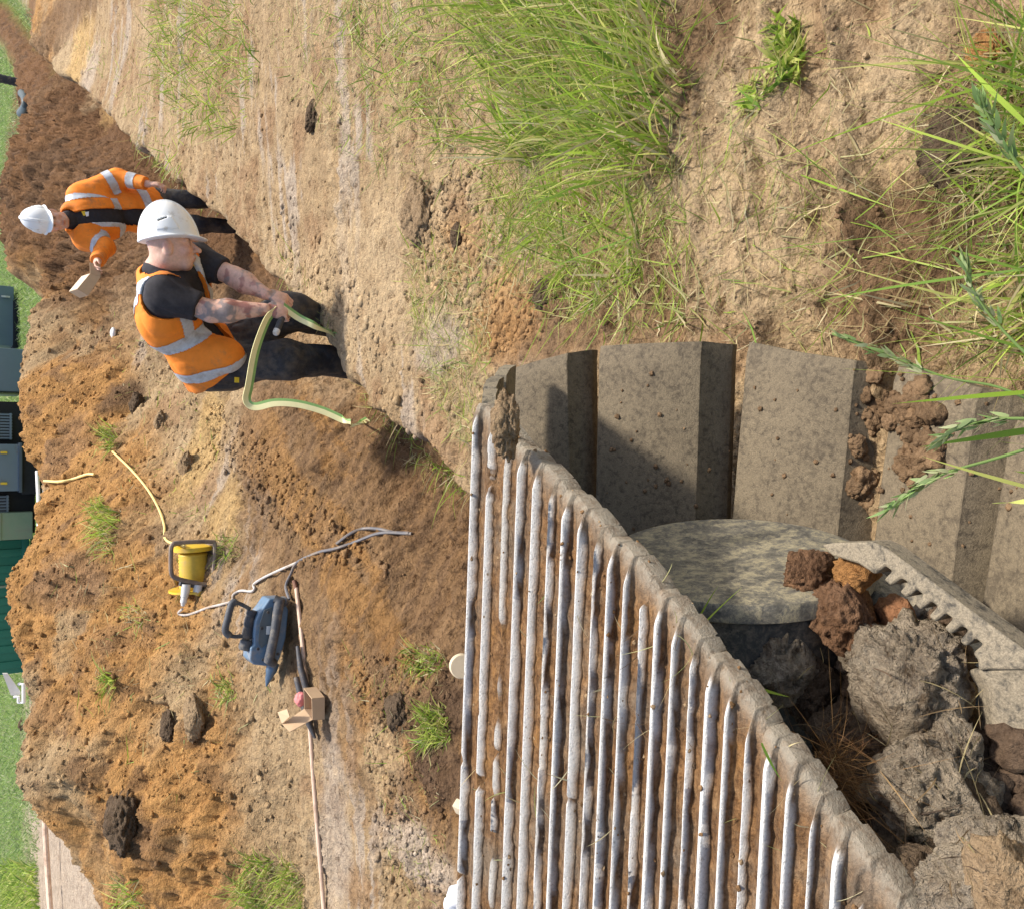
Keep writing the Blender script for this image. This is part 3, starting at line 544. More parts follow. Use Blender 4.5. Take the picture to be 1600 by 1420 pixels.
S.ell(oh(-.075, 0, -.03), V(.04, .06, .06), MH, .03); v, q = S.mesh(); v = wrinkle(v, q, .012, 60); link_mesh('hair', v, q, M_hair, man2)
S = SDF(*bounds(J, .2), .0075); MT = torso_prims(S, J, .008, .05, z2); S.cap(J['neck'] + V(0, .01, -.02), J['neck'] * .6 + oh(-.02, 0, -.09) * .4, .08, .074, .02); v, q = S.mesh(); v = wrinkle(relax(v, q, 2), q, .012, 12); shirt2 = link_mesh('black_shirt', v, q, M_polo, man2)
S = SDF(*bounds(J, .2), .0075); S.ell(J['pel'], V(.18, .14, .13), MT, .05); legs2(S, .016, .05); v, q = S.mesh(); v = wrinkle(relax(v, q, 2), q, .02, 11, V(0, 0, 1)); link_mesh('trousers', v, q, M_blackcloth, man2)
for a in ('Ra', 'La'):
    S = SDF(J[a] - .3, J[a] + .3, .009); S.cap(J[a], J[a] + V(0, 0, -.05), .06, .058, .03).cap(J[a] + V(0, 0, -.06), J[a] + V(-.04, -.16, -.075), .05, .045, .03); v, q = S.mesh(); link_mesh('boot', v, q, M_boot, man2)
aS = nrm(J['neck'] - J['pel']); s_ = MT[:, 0]; c_ = MT[:, 1]
if c_.dot(J['cn']) < 0: c_ = -c_
S = SDF(*bounds(J, .22), .0065); torso_prims(S, J, .03, .06, z2); S.ell(J['pel'] + V(0, 0, .0), V(.20, .16, .14), MT, .07)
for a, b, c in (('Rs', 'Re', 'Rw'), ('Ls', 'Le', 'Lw')): S.cap(J[a], J[b], .088, .075, .05).cap(J[b], J[c] * .9 + J[b] * .1, .075, .06, .04)
S.cap(J['neck'] + s_ * .07, J['neck'] - s_ * .07, .07, .07, .03)
nk = J['neck'] * .5 + oh(-.01, 0, -.09) * .5; cut(S, lambda P: .088 - np.linalg.norm(P - nk, axis=-1))
cut(S, lambda P: -np.maximum(-((P - J['che']) @ c_) + .02, np.abs((P - J['che']) @ s_ + .055) - .055 - .03 * np.clip(-(P - J['che']) @ aS, -.3, .6))); cut(S, lambda P: -((P - J['pel']) @ aS) - .10)
for a, b in (('Re', 'Rw'), ('Le', 'Lw')):
    d_ = nrm(J[b] - J[a]); e_ = J[b] - d_ * .02; cut(S, lambda P, d_=d_, e_=e_, a=a, b=b: np.where(segd(P, J[a], J[b] + d_ * .15) < .085, (P - e_) @ d_, -1))
v, q = S.mesh(); v0 = relax(v, q, 2); v = wrinkle(v0, q, .02, 10, V(0, .3, 1)); vs_o = link_mesh('hi_vis_jacket', v, q, M_hiviz, man2)
fc = v0[q].mean(1); L = np.linalg.norm(J['neck'] - J['pel']); al = (fc - J['pel']) @ aS / L; sdx = (fc - J['che']) @ s_; arm = np.minimum(segd(fc, J['Ls'] * .6 + J['Le'] * .4, J['Lw']) - segd(fc, J['pel'], J['che']), segd(fc, J['Rs'] * .6 + J['Re'] * .4, J['Rw']) - segd(fc, J['pel'], J['che'])) < -.05
def along(a, b): ab = b - a; return (fc - a) @ ab / (ab @ ab)
for m in ((np.abs(al - .50) < .05) & ~arm, (np.abs(al - .10) < .05) & ~arm, (np.abs(np.abs(sdx) - .12) < .026) & (al > .55) & ~arm, arm & (segd(fc, J['Ls'], J['Le']) < .12) & (np.abs(along(J['Ls'], J['Le']) - .78) < .10), arm & (segd(fc, J['Le'], J['Lw']) < .11) & (np.abs(along(J['Le'], J['Lw']) - .5) < .12), arm & (segd(fc, J['Rs'], J['Re']) < .13) & (np.abs(along(J['Rs'], J['Re']) - .75) < .16)):
    if m.any(): strip(m, 'reflective_strip')
bpy.context.view_layer.update()
patch('badge', [(127, 331), (133, 330), (137, 336), (131, 338)], [shirt2], M_yel, shirt2, .004); patch('badge', [(133, 332), (139, 331), (139, 338), (135, 339)], [shirt2], M_white, shirt2, .005)
J2 = J
# ---------------------------------------------------------------- clods
def ico(sub):
    bm = bmesh.new(); bmesh.ops.create_icosphere(bm, subdivisions=sub, radius=1); v = np.array([x.co for x in bm.verts]); f = np.array([[x.index for x in p.verts] for p in bm.faces]); bm.free(); return v, f
def rough_ball(sub, seed, amp=.28, facets=5, sc=1.3, fineamp=.10):
    v, f = ico(sub); r_ = np.random.default_rng(seed); q = v + r_.random(3) * 40
    d = 1 + amp * (fbm3(q * sc, 3) - .5) * 2 + fineamp * ((fbm3(q * sc * 3.4, 4, .6, True) - .35) * .7 + (fbm3(q * sc * 4.3 + 9, 5, .68) - .5) * 2.2); p = v * d[:, None]
    for _ in range(facets):
        n = nrm(r_.normal(size=3)); h = r_.uniform(.68, .98); e = p @ n - h; p = p - np.outer(np.where(e > 0, e * .7, 0), n)
    p = p + v * (.045 * (fbm3(q * sc * 8, 4, .65, True) - .35) + .12 * (fbm3(q * sc * 9 + 5, 4, .7) - .5))[:, None]; return p, f
CLODS = []
for k in range(5):
    p, f = rough_ball(4, 100 + k, .30, 6, 1.2 + .2 * k, .14); CLODS.append((p, f))
def rotm(seed): return np.linalg.qr(np.random.default_rng(seed).normal(size=(3, 3)))[0]
def clod(c, rad, label, m, seed, sub=5, group=None, name='soil_clod', sc=1.3, fineamp=.12):
    p, f = rough_ball(sub, seed, .40, 7, sc, fineamp * 1.5); p = p * np.asarray(rad) ; p = p @ rotm(seed).T if np.ndim(rad) == 0 else p
    o = link_mesh(name, p, f, m); o.location = tuple(c); tag(o, label, 'clod', group); return o
M_cl_grey = soil_mat('grey_clay', (.46, .37, .265), 1.4, 1.5); M_cl_red = soil_mat('red_clay', (.25, .14, .078), 1.6, 1.2); M_cl_dark = soil_mat('dark_topsoil', (.145, .10, .063), 1.3, 1.2); M_cl_tan = soil_mat('tan_clay', (.36, .25, .145), 1.4, 1.1); M_cl_or = soil_mat('orange_clay', (.42, .21, .075), 1.4, 1.1)
# ---------------------------------------------------------------- the machine's track in the foreground
def metal_mat(name, c, mud, amt, rust=.3, k=1.0):
    m, nt, b = nodes(name); p = pos(nt); n1 = noise(nt, 9 * k, 8, .72, p, .6); n2 = noise(nt, 60 * k, 6, .7, p, .4); n3 = noise(nt, 260 * k, 4, .7, p)
    base = ramp(nt, n2, [(.25, np.array(c) * .55), (.5, c), (.75, np.array(c) * 1.35)])
    f = ramp(nt, mth(nt, 'ADD', mth(nt, 'MULTIPLY', n1, .6), mth(nt, 'MULTIPLY', n2, .4)), [(max(.01, .62 - amt * .4), 0), (.78 - amt * .4, 1)])
    md = ramp(nt, n3, [(.3, np.array(mud) * .6), (.65, np.array(mud) * 1.2)]); f = ramp(nt, mth(nt, 'ADD', mth(nt, 'MULTIPLY', n1, .45), mth(nt, 'MULTIPLY', n2, .55)), [(max(.01, .60 - amt * .36), 0), (.72 - amt * .36, 1)]); c2 = mixc(nt, f, base, md)
    sp_ = ramp(nt, n3, [(.66, 0), (.72, .6)]); c2 = mixc(nt, sp_, c2, np.array(mud) * 1.6)
    nt.links.new(c2, b.inputs['Base Color']); b.inputs['Roughness'].default_value = .78; b.inputs['Specular IOR Level'].default_value = .35
    bump(nt, b, mth(nt, 'ADD', n2, mth(nt, 'MULTIPLY', n3, .5)), .45, .006); return m
M_pad = metal_mat('grey_steel_with_dried_mud', (.10, .076, .047), (.165, .127, .078), .5, k=1.5)
M_shoe = metal_mat('mud_caked_steel', (.27, .225, .17), (.275, .175, .095), .8)
M_frame = metal_mat('muddy_frame_steel', (.075, .066, .052), (.25, .205, .14), .55, k=1.5)
M_darksteel = metal_mat('dark_oily_steel', (.06, .056, .048), (.17, .14, .10), .4)
m, nt, b = nodes('worn_rib_steel'); a_ = nt.nodes.new('ShaderNodeVertexColor'); a_.layer_name = 'Col'; p_ = pos(nt)
n1 = noise(nt, 8, 5, .7, p_); n2 = noise(nt, 45, 6, .75, p_, .5); n3 = noise(nt, 300, 4, .7, p_)
sep_ = nt.nodes.new('ShaderNodeSeparateColor'); nt.links.new(a_.outputs['Color'], sep_.inputs[0]); mp_ = N(nt, 'ShaderNodeMapping'); mp_.inputs['Scale'].default_value = (.22, 1, 1); nt.links.new(p_, mp_.inputs['Vector']); n5 = noise(nt, 90, 6, .75, mp_.outputs[0], .4); n6 = noise(nt, 130, 5, .75, p_)
wr_ = mth(nt, 'MULTIPLY', sep_.outputs[0], ramp(nt, n2, [(.27, .1), (.38, 1)])); cw = ramp(nt, n3, [(.3, (.48, .45, .40)), (.5, (.77, .74, .69))]); cm = ramp(nt, n2, [(.3, (.06, .03, .012)), (.5, (.16, .083, .034)), (.7, (.235, .14, .066))]); cm = mixc(nt, ramp(nt, n1, [(.45, 0), (.65, .8)]), cm, (.15, .115, .08)); cm = mixc(nt, ramp(nt, n1, [(.28, .8), (.4, 0)]), cm, (.25, .125, .038))
cm = mixc(nt, 1.0, cm, ramp(nt, n5, [(.3, (.42, .38, .34)), (.48, (1, 1, 1)), (.7, (1.45, 1.45, 1.4))]), 'MULTIPLY'); cm = mixc(nt, 1.0, cm, ramp(nt, n6, [(.32, (.45, .4, .36)), (.5, (1, 1, 1)), (.72, (1.35, 1.35, 1.35))]), 'MULTIPLY'); cm = mixc(nt, mth(nt, 'MULTIPLY', sep_.outputs[1], ramp(nt, n2, [(.3, .2), (.55, .95)])), cm, (.29, .25, .19))
nt.links.new(mixc(nt, wr_, cm, cw), b.inputs['Base Color']); b.inputs['Roughness'].default_value = .85; b.inputs['Specular IOR Level'].default_value = .2; bump(nt, b, mth(nt, 'ADD', mth(nt, 'ADD', n2, n3), mth(nt, 'MULTIPLY', n6, .8)), .7, .006); M_rib = m
zU = 1.05
track = thing('excavator_track', V(0, .8, .42), 'muddy ribbed steel crawler track of the machine in the foreground', 'crawler track')
RIB = [(741, 640), (763, 668), (785, 697), (806, 716), (830, 738), (853, 762), (879, 782), (906, 808), (930, 832), (953, 860), (977, 890), (1000, 917), (1022, 948), (1045, 985), (1074, 1022), (1103, 1048), (1135, 1090), (1162, 1128), (1192, 1165), (1228, 1205), (1267, 1268), (1303, 1320), (1345, 1378), (1392, 1432), (1440, 1490), (1490, 1545), (1545, 1600)]
ld_ = nrm(V(-1, .064, 0)); fdir = V(-ld_[1], ld_[0], 0) * -1; LEN = .98
E = np.array([atZ(x, y, zU) for x, y in RIB]); _k = np.arange(len(E)); E = list(np.stack([np.polyval(np.polyfit(_k, E[:, c], 4), _k) for c in range(3)], 1))
def ridge(d, w, p):         # one lapped step: d = distance across it (far side positive), p = distance to the next one
    h = np.where(d > 0, sst(w * 1.15, w * .8, d), 1 - np.clip((-d - w * .3) / (p * .82), 0, 1) ** .62); return h, sst(-w * .75, -w * .45, d) * sst(w * 1.25, w * 1.0, d)
nsh = len(RIB) // 3; n = 150; mrow = 84
for k in range(nsh):
    es = E[3 * k:3 * k + 3]; e0 = es[0] + (E[3 * k - 1] - es[0]) * .5 if k else es[0] + (es[0] - es[1]) * .3; e1 = es[2] + (E[3 * k + 3] - es[2]) * .497 if 3 * k + 3 < len(E) else es[2] + (es[2] - es[1]) * .5
    kn = np.array([e0, *es, e1]); us = np.concatenate([[0], np.cumsum(np.linalg.norm(np.diff(kn, axis=0), axis=1))]); u = np.linspace(0, us[-1], mrow); ed = np.stack([np.interp(u, us, kn[:, c]) for c in range(3)], 1)
    s_ = -.006 + (LEN + .006) * np.linspace(0, 1, n) ** 1.5; acr = (ed - ed[0]) @ fdir; rp = (np.array(es) - ed[0]) @ fdir
    q = ed[:, None] + ld_ * (s_[None, :, None] - .010 * (np.sin(np.linspace(0, 1, mrow) * math.pi) ** .6)[:, None, None] * np.exp(-np.maximum(s_, 0) / .03)[None, :, None]); qq = q.reshape(-1, 3)
    wig = ((fbm3(qq * (10, 10, 0) + k, 3) - .5) * .0012).reshape(mrow, n); brk = fbm3(qq * (16, 34, 0) + 3 + k, 4).reshape(mrow, n); mudn = fbm3(qq * 34 + k * 3, 4, .6, True).reshape(mrow, n) - .33; mudb = fbm3(qq * 9 + k, 3).reshape(mrow, n) - .5
    hh = np.zeros((mrow, n)); wh = np.zeros((mrow, n))
    for j in range(3):
        w_ = (.0034, .0024, .0016)[j] * (.75 + .5 * min(1, k / 7)); p_n = abs((rp[j + 1] if j < 2 else acr[-1] + abs(acr[-1] - rp[2])) - rp[j]); h_, c_w = ridge(-(acr[:, None] - rp[j] + wig), w_ * (1 + .35 * mudb), p_n); hh = np.maximum(hh, h_ * (1, .95, .82)[j]); wh = np.maximum(wh, c_w)
    endd = np.clip(1 - (s_ + .006) / .016, 0, 1) ** 2; bury = sst(.72, .80, brk); eg = sst(-.002, .035, s_)[None]; trough = -.017 + (.009 * mudn + .008 * mudb) * (.12 + .88 * eg)
    hh = hh * (.4 + .6 * sst(0, .03, s_))[None]; z_ = np.maximum(trough, trough + (hh * (1 - bury * .9)) * (-trough)) - endd[None] * .007; wh = wh * (1 - bury) * sst(-.009, -.003, z_ + endd[None] * .007) * sst(-.005, .003, s_)[None]
    q = q + np.stack([np.zeros_like(z_), np.zeros_like(z_), z_], -1) + ld_ * ((.006 * (fbm3(qq * 14, 2) - .5)).reshape(mrow, n) * np.exp(-np.maximum(s_, 0) / .01))[..., None]
    lip = q[:, :1] + np.array([0, 0, -.028]); q2 = np.concatenate([lip, q], 1); c_r = np.concatenate([wh[:, :1] * 0, wh], 1); v_ = q2.reshape(-1, 3); m2 = n + 1; I_ = np.arange(mrow * m2).reshape(mrow, m2)
    f_ = np.stack([I_[:-1, :-1], I_[1:, :-1], I_[1:, 1:], I_[:-1, 1:]], -1).reshape(-1, 4); v3 = q2[[0, -1]].reshape(-1, 3) - np.array([0, 0, .03]); o3 = len(v_); 
    ex = [[I_[0, i], I_[0, i + 1], o3 + i + 1, o3 + i] for i in range(m2 - 1)] + [[I_[-1, i], I_[-1, i + 1], o3 + m2 + i + 1, o3 + m2 + i] for i in range(m2 - 1)]
    link_mesh('track_shoe', np.concatenate([v_, v3]), np.concatenate([f_, np.array(ex)]), M_rib, track, col=np.stack([np.concatenate([c_r.ravel(), np.zeros(len(v3))]), np.concatenate([np.tile(np.exp(-np.maximum(np.concatenate([[-.006], s_]), 0) / .016), mrow), np.zeros(len(v3))]), np.zeros(len(v_) + len(v3))], 1))
# shoes that wrap down round the front wheel
for (xa, ya, za), (xb, yb, zb) in [((748, 634, 1.03), (752, 607, .985)), ((750, 604, .98), (764, 588, .90)), ((768, 586, .89), (785, 570, .80))]:
    a, b = atZ(xa, ya, za), atZ(xb, yb, zb); rows = [[a + ld_ * s for s in np.linspace(0, .9, 20)], [a * .5 + b * .5 + V(0, .004, 0) + ld_ * s for s in np.linspace(-.004, .9, 20)], [b + ld_ * s for s in np.linspace(0, .9, 20)]]
    nrm_ = nrm(np.cross(b - a, ld_)); nrm_ = nrm_ if nrm_[1] > 0 else -nrm_; P = [[p - nrm_ * .006 for p in r] for r in rows]; Q = [[p - nrm_ * .03 for p in r] for r in rows]
    mb = MB().grid(P).grid(Q); mb.add([r[0] for r in P] + [r[0] for r in Q], [(0, 1, 4, 3), (1, 2, 5, 4)]); mb.add(P[0] + Q[0], [(i, i + 1, i + 21, i + 20) for i in range(19)]); mb.add(P[2] + Q[2], [(i, i + 1, i + 21, i + 20) for i in range(19)]); mb.build('track_shoe', M_frame, track)
# lower run: the smooth inner faces of the shoes
PADS = [((790, 578), (911, 543), 1.86, 1.79, .02), ((934, 540), (1139, 532), 1.78, 1.71, .06), ((1164, 535), (1384, 572), 1.705, 1.60, .12), ((1396, 572), (1566, 615), 1.595, 1.46, .14), ((1578, 655), (1740, 700), 1.45, 1.33, .16), ((1752, 705), (1900, 760), 1.32, 1.26, .16)]
for k, (A_, B_, ra, rb, sk_) in enumerate(PADS):
    a, b = atR(*A_, ra), atR(*B_, rb); l = nrm(V(-1, sk_, -.02 if k else -.05)); d = b - a; dn = nrm(d); up = nrm(np.cross(l, d)); up = up if up[2] > 0 else -up; LL = .66; n = 26
    P = []
    for u, h in ((0, -.012), (.015, -.003), (.04, 0), (.4, .004), (.79, .001), (.80, 0), (.81, -.004), (.90, -.028), (.99, -.054), (1.0, -.064)):
        row = []
        for i in range(n):
            s = LL * i / (n - 1); e = -.008 * math.exp(-s / .006); q = a + d * u + l * s + up * (h + e); w1 = fbm3(np.array([q * 30]), 3)[0] - .5; w0 = fbm3(np.array([q * 7 + k]), 2)[0] - .5; row.append(q + up * (.003 * w1 + .008 * w0) + (l * .012 * w1 if i == 0 else 0))
        P.append(row)
    Q = [[p - up * .022 for p in r] for r in P]; m_ = len(P)
    mb = MB().grid(P).grid(Q); mb.add([r[0] for r in P] + [r[0] for r in Q], [(i, i + 1, i + m_ + 1, i + m_) for i in range(m_ - 1)])
    for j in (0, -1): mb.add(P[j] + Q[j], [(i, i + 1, i + n + 1, i + n) for i in range(n - 1)])
    mb.build('track_pad', M_pad, track, angle=22)
# front wheel: pale worn face, dark rim, hub
Cw = atR(1150, 868, 1.40); vd = nrm(Cw - CAM); nw = nrm(.22 * -vd + .96 * RV); rw = .21
m, nt, b = nodes('worn_wheel_face'); p_ = pos(nt); n1 = noise(nt, 42, 8, .82, p_, .25); n2 = noise(nt, 120, 5, .7, p_)
nt.links.new(mixc(nt, ramp(nt, n2, [(.35, 0), (.7, .45)]), ramp(nt, n1, [(.40, (.045, .042, .036)), (.48, (.11, .10, .082)), (.54, (.25, .21, .13)), (.66, (.42, .355, .22))]), (.22, .19, .13)), b.inputs['Base Color']); b.inputs['Roughness'].default_value = .6; bump(nt, b, n1, .4, .005); M_wface = m
wheel = MB().lathe(Cw, nw, [(.0, 0), (rw * .5, .002), (rw * .9, .003), (rw * .985, 0), (rw, -.008), (rw, -.026), (rw * .965, -.03)], 96).build('idler_wheel', M_wface, track)
MB().lathe(Cw - nw * .03, nw, [(rw * .955, 0), (rw * .95, -.055), (rw * .9, -.13), (rw * .9, -.30)], 72).build('wheel_rim', M_darksteel, wheel)
MB().lathe(atR(1230, 1005, 1.36), nw, [(0, .03), (.055, .03), (.068, .018), (.07, -.05)], 40).build('roller', M_frame, track)
# toothed guard bar and its end bracket
zb = .80
out = [(1283, 851), (1300, 848), (1363, 846), (1384, 856), (1430, 890), (1590, 1008), (1720, 1105), (1760, 1180), (1600, 1046), (1540, 1046), (1528, 1048)]
teeth = [(1527, 1031), (1519, 1020), (1535, 1006), (1523, 997), (1508, 1010), (1498, 1001), (1512, 984), (1501, 977), (1484, 991), (1474, 981), (1488, 966), (1477, 958), (1460, 972), (1450, 962), (1464, 947), (1454, 939), (1438, 953), (1428, 943), (1442, 929), (1432, 921), (1415, 934), (1405, 924), (1418, 910), (1408, 903), (1391, 915), (1380, 905), (1393, 892), (1383, 884), (1366, 897), (1340, 880), (1300, 868)]
bar = MB().prism([atZ(x, y, zb) for x, y in out + teeth], V(0, 0, -.045)).build('guard_bar', M_frame, track, angle=20)
mod = bar.modifiers.new('bevel', 'BEVEL'); mod.width = .003; mod.segments = 2; mod.limit_method = 'ANGLE'
n_ = nrm(V(.0, -.5, .85)); br = [(1528, 1046), (1610, 1036), (1700, 1050), (1700, 1300), (1610, 1290), (1572, 1284), (1560, 1268), (1556, 1210), (1552, 1120), (1546, 1075)]
pb = [atZ(x, y, zb - .004 - (y - 1040) * .00015) for x, y in br]; bk = MB().prism(pb, V(-.01, .03, -.03)).build('guard_bracket', M_frame, track, angle=20); mod = bk.modifiers.new('bevel', 'BEVEL'); mod.width = .006; mod.segments = 3; mod.limit_method = 'ANGLE'
# body of the track frame, in the dark below
MB().box(atR(1400, 1230, 1.50), (.5, .45, .10), frame(nrm(V(.85, -.5, 0)), V(0, -.1, 1)), .02).build('track_frame', M_darksteel, track)
MB().box(atR(1450, 985, 1.40), (.05, .3, .08), frame(nrm(V(.85, -.45, 0)), V(0, -.1, 1)), .008).build('side_plate', M_frame, track)
MB().lathe(atR(1455, 935, 1.42), nrm(V(.9, -.3, .4)), [(0, .02), (.03, .02), (.045, .008), (.05, -.05)], 36).build('roller', M_frame, track)
# ---------------------------------------------------------------- clods lodged in the machine
for x, y, s, r_, lab, mm, sd_ in [
    (1315, 962, 1.27, (.058, .05, .052), 'large rust red clay clod hanging beside the pale wheel face', M_cl_red, 1), (1268, 900, 1.30, (.034, .03, .05), 'upper reddish clod stuck on the near edge of the wheel face', M_cl_red, 2), (1338, 890, 1.24, (.034, .03, .026), 'orange brown clod on the tip of the toothed bar', M_cl_or, 3), (1262, 985, 1.33, (.045, .04, .06), 'dull red clod under the two upper red clods', M_cl_red, 4), (1290, 930, 1.3, (.018, .018, .022), 'small grey stone wedged between the red clods', M_cl_grey, 40),
    (1420, 1075, 1.20, (.085, .072, .07), 'biggest grey clay clod, beside the teeth of the bar', M_cl_grey, 5), (1450, 1030, 1.19, (.05, .045, .045), 'pale grey clod against the last teeth of the bar', M_cl_grey, 6), (1215, 1035, 1.29, (.068, .055, .05), 'dark grey clod at the end of the ribs below the wheel', M_cl_grey, 7), (1265, 1075, 1.310, (.05, .042, .045), 'dark clod with roots below the red clods', M_cl_dark, 8), (1370, 1030, 1.25, (.05, .045, .04), 'brown grey clod between the red clod and the biggest grey clod', M_cl_grey, 9),
    (1430, 1240, 1.13, (.062, .062, .05), 'rounded grey clod in the middle of the loose soil, cracked on top', M_cl_grey, 10), (1478, 1200, 1.17, (.055, .04, .045), 'grey clod lying against the end bracket', M_cl_grey, 11), (1360, 1170, 1.250, (.05, .05, .045), 'dark crumbly clod next to the fibrous root tuft', M_cl_dark, 12), (1310, 1140, 1.280, (.045, .04, .04), 'blackish clod beside the ribs above the root tuft', M_cl_dark, 13), (1500, 1165, 1.24, (.05, .035, .05), 'brown clod squeezed under the end bracket', M_cl_dark, 14),
    (1560, 1350, .95, (.055, .045, .04), 'pale dry clod at the near corner of the machine', M_cl_grey, 15), (1520, 1395, .93, (.05, .045, .04), 'lumpy pale clod beside the near corner clod', M_cl_grey, 16), (1590, 1410, .90, (.05, .045, .04), 'ochre dry clod in the very corner of the view', M_cl_tan, 17), (1400, 1330, 1.150, (.05, .045, .05), 'dark clod beside the lowest ribs', M_cl_dark, 18), (1460, 1310, 1.150, (.045, .05, .045), 'mid brown clod over the dark gap', M_cl_dark, 19), (1500, 1270, 1.140, (.04, .04, .04), 'small brown clod beneath the bracket corner', M_cl_dark, 20), (1440, 1390, 1.050, (.05, .045, .04), 'brown crumbly clod beside the end of the lowest rib', M_cl_dark, 21), (1340, 1245, 1.220, (.045, .04, .04), 'dark crumbly clod between the ribs and the rounded grey clod', M_cl_dark, 22), (1520, 1240, 1.17, (.035, .03, .04), 'flat brown clod on the bracket face edge', M_cl_grey, 23),
    (790, 665, 1.27, (.05, .022, .022), 'flat mud cake on the end of the farthest ribs', M_cl_tan, 24)]:
    clod(atR(x, y, s), r_, lab, mm, sd_, 5 if max(r_) > .045 else 4, sc=1.5, fineamp=.2, group='clods caught in the track')
bed = []                                    # loose crumbs under the big clods, mostly coloured dark to paint shaded gaps
for k in range(1500):
    x, y = rng.uniform(1180, 1620), rng.uniform(960, 1440)
    if y < 1150 and x > 1500: continue
    if x < 1180 + (y - 1000) * .62 or y < 985 and x < 1250: continue
    s = np.interp(x, [1180, 1600], [1.41, 1.18]) + rng.uniform(-.02, .06); bed.append((atR(x, y, s), (.006 + .026 * rng.random() ** 2), 1 if rng.random() < .8 else (3 if rng.random() < .4 else 0)))
BASE = [rough_ball(3, 300 + k, .5, 4, 1.6, .55) for k in range(6)]; TINY = [rough_ball(2, 400 + k, .65, 3, 1.5, .6) for k in range(6)]; XT = [rough_ball(1, 500 + k, .7, 2, 1.4, .5) for k in range(6)]
def scatter(name, items, cols, lib, m):
    vs, fs, cs, off = [], [], [], 0
    for i, (c, r_) in enumerate(items):
        p, f = lib[i % len(lib)]; a = rng.random() * 6.283; ca, sa = math.cos(a), math.sin(a); q = p @ rotm_fast(i); vs.append(q * r_ * (1, 1, .75) + c); fs.append(f + off); off += len(p); cs.append(np.broadcast_to(cols[i], (len(p), 3)))
    return link_mesh(name, np.concatenate(vs), np.concatenate(fs), m, col=np.concatenate(cs))
_ROT = [np.linalg.qr(rng.normal(size=(3, 3)))[0] for _ in range(64)]
def rotm_fast(i): return _ROT[(i * 37) % 64]
M_crumb = soil_mat('crumb_soil', None, 1.5, .8)
PAL = [V(.27, .21, .155), V(.12, .08, .052), V(.36, .25, .145), V(.27, .13, .065)]
tag(scatter('loose_soil', [(c, r_) for c, r_, k in bed], [PAL[k] * rng.uniform(.75, 1.2) for c, r_, k in bed], BASE, M_crumb), kind='stuff')
# mud stuck on the pads
mud = []
for (x, y, sx, sy, n) in [(1370, 640, 16, 34, 26), (1425, 640, 24, 40, 34), (1430, 720, 22, 22, 16), (1350, 760, 18, 22, 14), (1455, 700, 22, 14, 8), (1340, 700, 12, 12, 5)]:
    for _ in range(n * 3):
        q = on_surface(x + rng.normal() * sx * .6, y + rng.normal() * sy * .6, [o for o in track.children if o.name.startswith('track_pad')])
        if q: mud.append((q[1] + q[2] * .003, .004 + .016 * rng.random() ** 2))
for _ in range(90):
    q = on_surface(rng.uniform(940, 1590), rng.uniform(545, 860), [o for o in track.children if o.name.startswith('track_pad')])
    if q: mud.append((q[1], rng.uniform(.0015, .006)))
tag(scatter('mud_crumbs', mud, [PAL[3] * V(.72, .95, 1.05) * rng.uniform(.8, 1.2) for _ in mud], BASE, M_crumb), kind='stuff')
ribdirt = []
ro = [o for o in track.children if o.name.startswith('track_shoe')]
for _ in range(260):
    x = 735 + 650 * rng.random() ** 1.3; y = rng.uniform(650, 1420); q = on_surface(x, y, ro)
    if q: ribdirt.append((q[1], .001 + .0032 * rng.random() ** 2))
tag(scatter('dirt_crumbs', ribdirt, [(PAL[2] if rng.random() < .5 else V(.26, .15, .07)) * rng.uniform(.7, 1.15) for _ in ribdirt], TINY, M_crumb), kind='stuff')
# ---------------------------------------------------------------- earth: clods lying about and crumbs
for x, y, r_, lab, mm, sd_ in [
    (655, 325, .115, 'large brown clod with a broken dark face on the flat ground right of the trench', M_cl_tan, 61), (718, 370, .05, 'dark clod just in front of the large broken clod', M_cl_dark, 62), (490, 185, .09, 'dark clod by itself between the two grass clumps', M_cl_dark, 63), (192, 1282, .19, 'big smooth dark slab of clay at the left end of the spoil heap', M_cl_dark, 64), (305, 1120, .10, 'brown clod with dry grass above the open cardboard box', M_cl_tan, 67), (265, 1135, .09, 'dark hollow clod at the middle of the heap foot', M_cl_dark, 68), (620, 1115, .085, 'square edged dark clod left of the trench end', M_cl_dark, 69), (35, 1130, .17, 'dark clod on the crest at the end of the heap', M_cl_dark, 70), (215, 632, .10, 'dark clod near the back of the bending man', M_cl_dark, 71), (250, 660, .08, 'tan clod beside the tuft on the ledge', M_cl_tan, 72), (290, 730, .09, 'tan clod on the ledge above the trench wall', M_cl_tan, 73), (850, 460, .045, 'brown clod close behind the second grey pad', M_cl_dark, 75), (1490, 230, .055, 'brown clod at the edge of the near grass', M_cl_dark, 76), (1540, 80, .03, 'bright orange lump of clay on the near ground', M_cl_or, 77)]:
    p = G(x, y); rr = V(r_ * rng.uniform(1.0, 1.5), r_, r_ * .62); clod(p - V(0, 0, r_ * .05), rr, lab, mm, sd_, 5, sc=1.4, fineamp=.18)
items, cols = [], []
def Cat(x, y): return np.stack([bil(C[..., k], x / (y + .6), np.log(y + .6)) for k in range(3)], -1)
def crumbs(n, gen, rmin, rmax, pw=2.2):
    P = gen(n); P = P[(P[:, 1] > .3)]; x, y = P[:, 0], P[:, 1]; z = gz(x, y); r_ = rmin + (rmax - rmin) * rng.random(len(x)) ** pw; cc = Cat(x, y) * rng.uniform(.7, 1.2, len(x))[:, None]
    for i in range(len(x)): items.append((V(x[i], y[i], z[i] - r_[i] * .12), r_[i])); cols.append(cc[i])
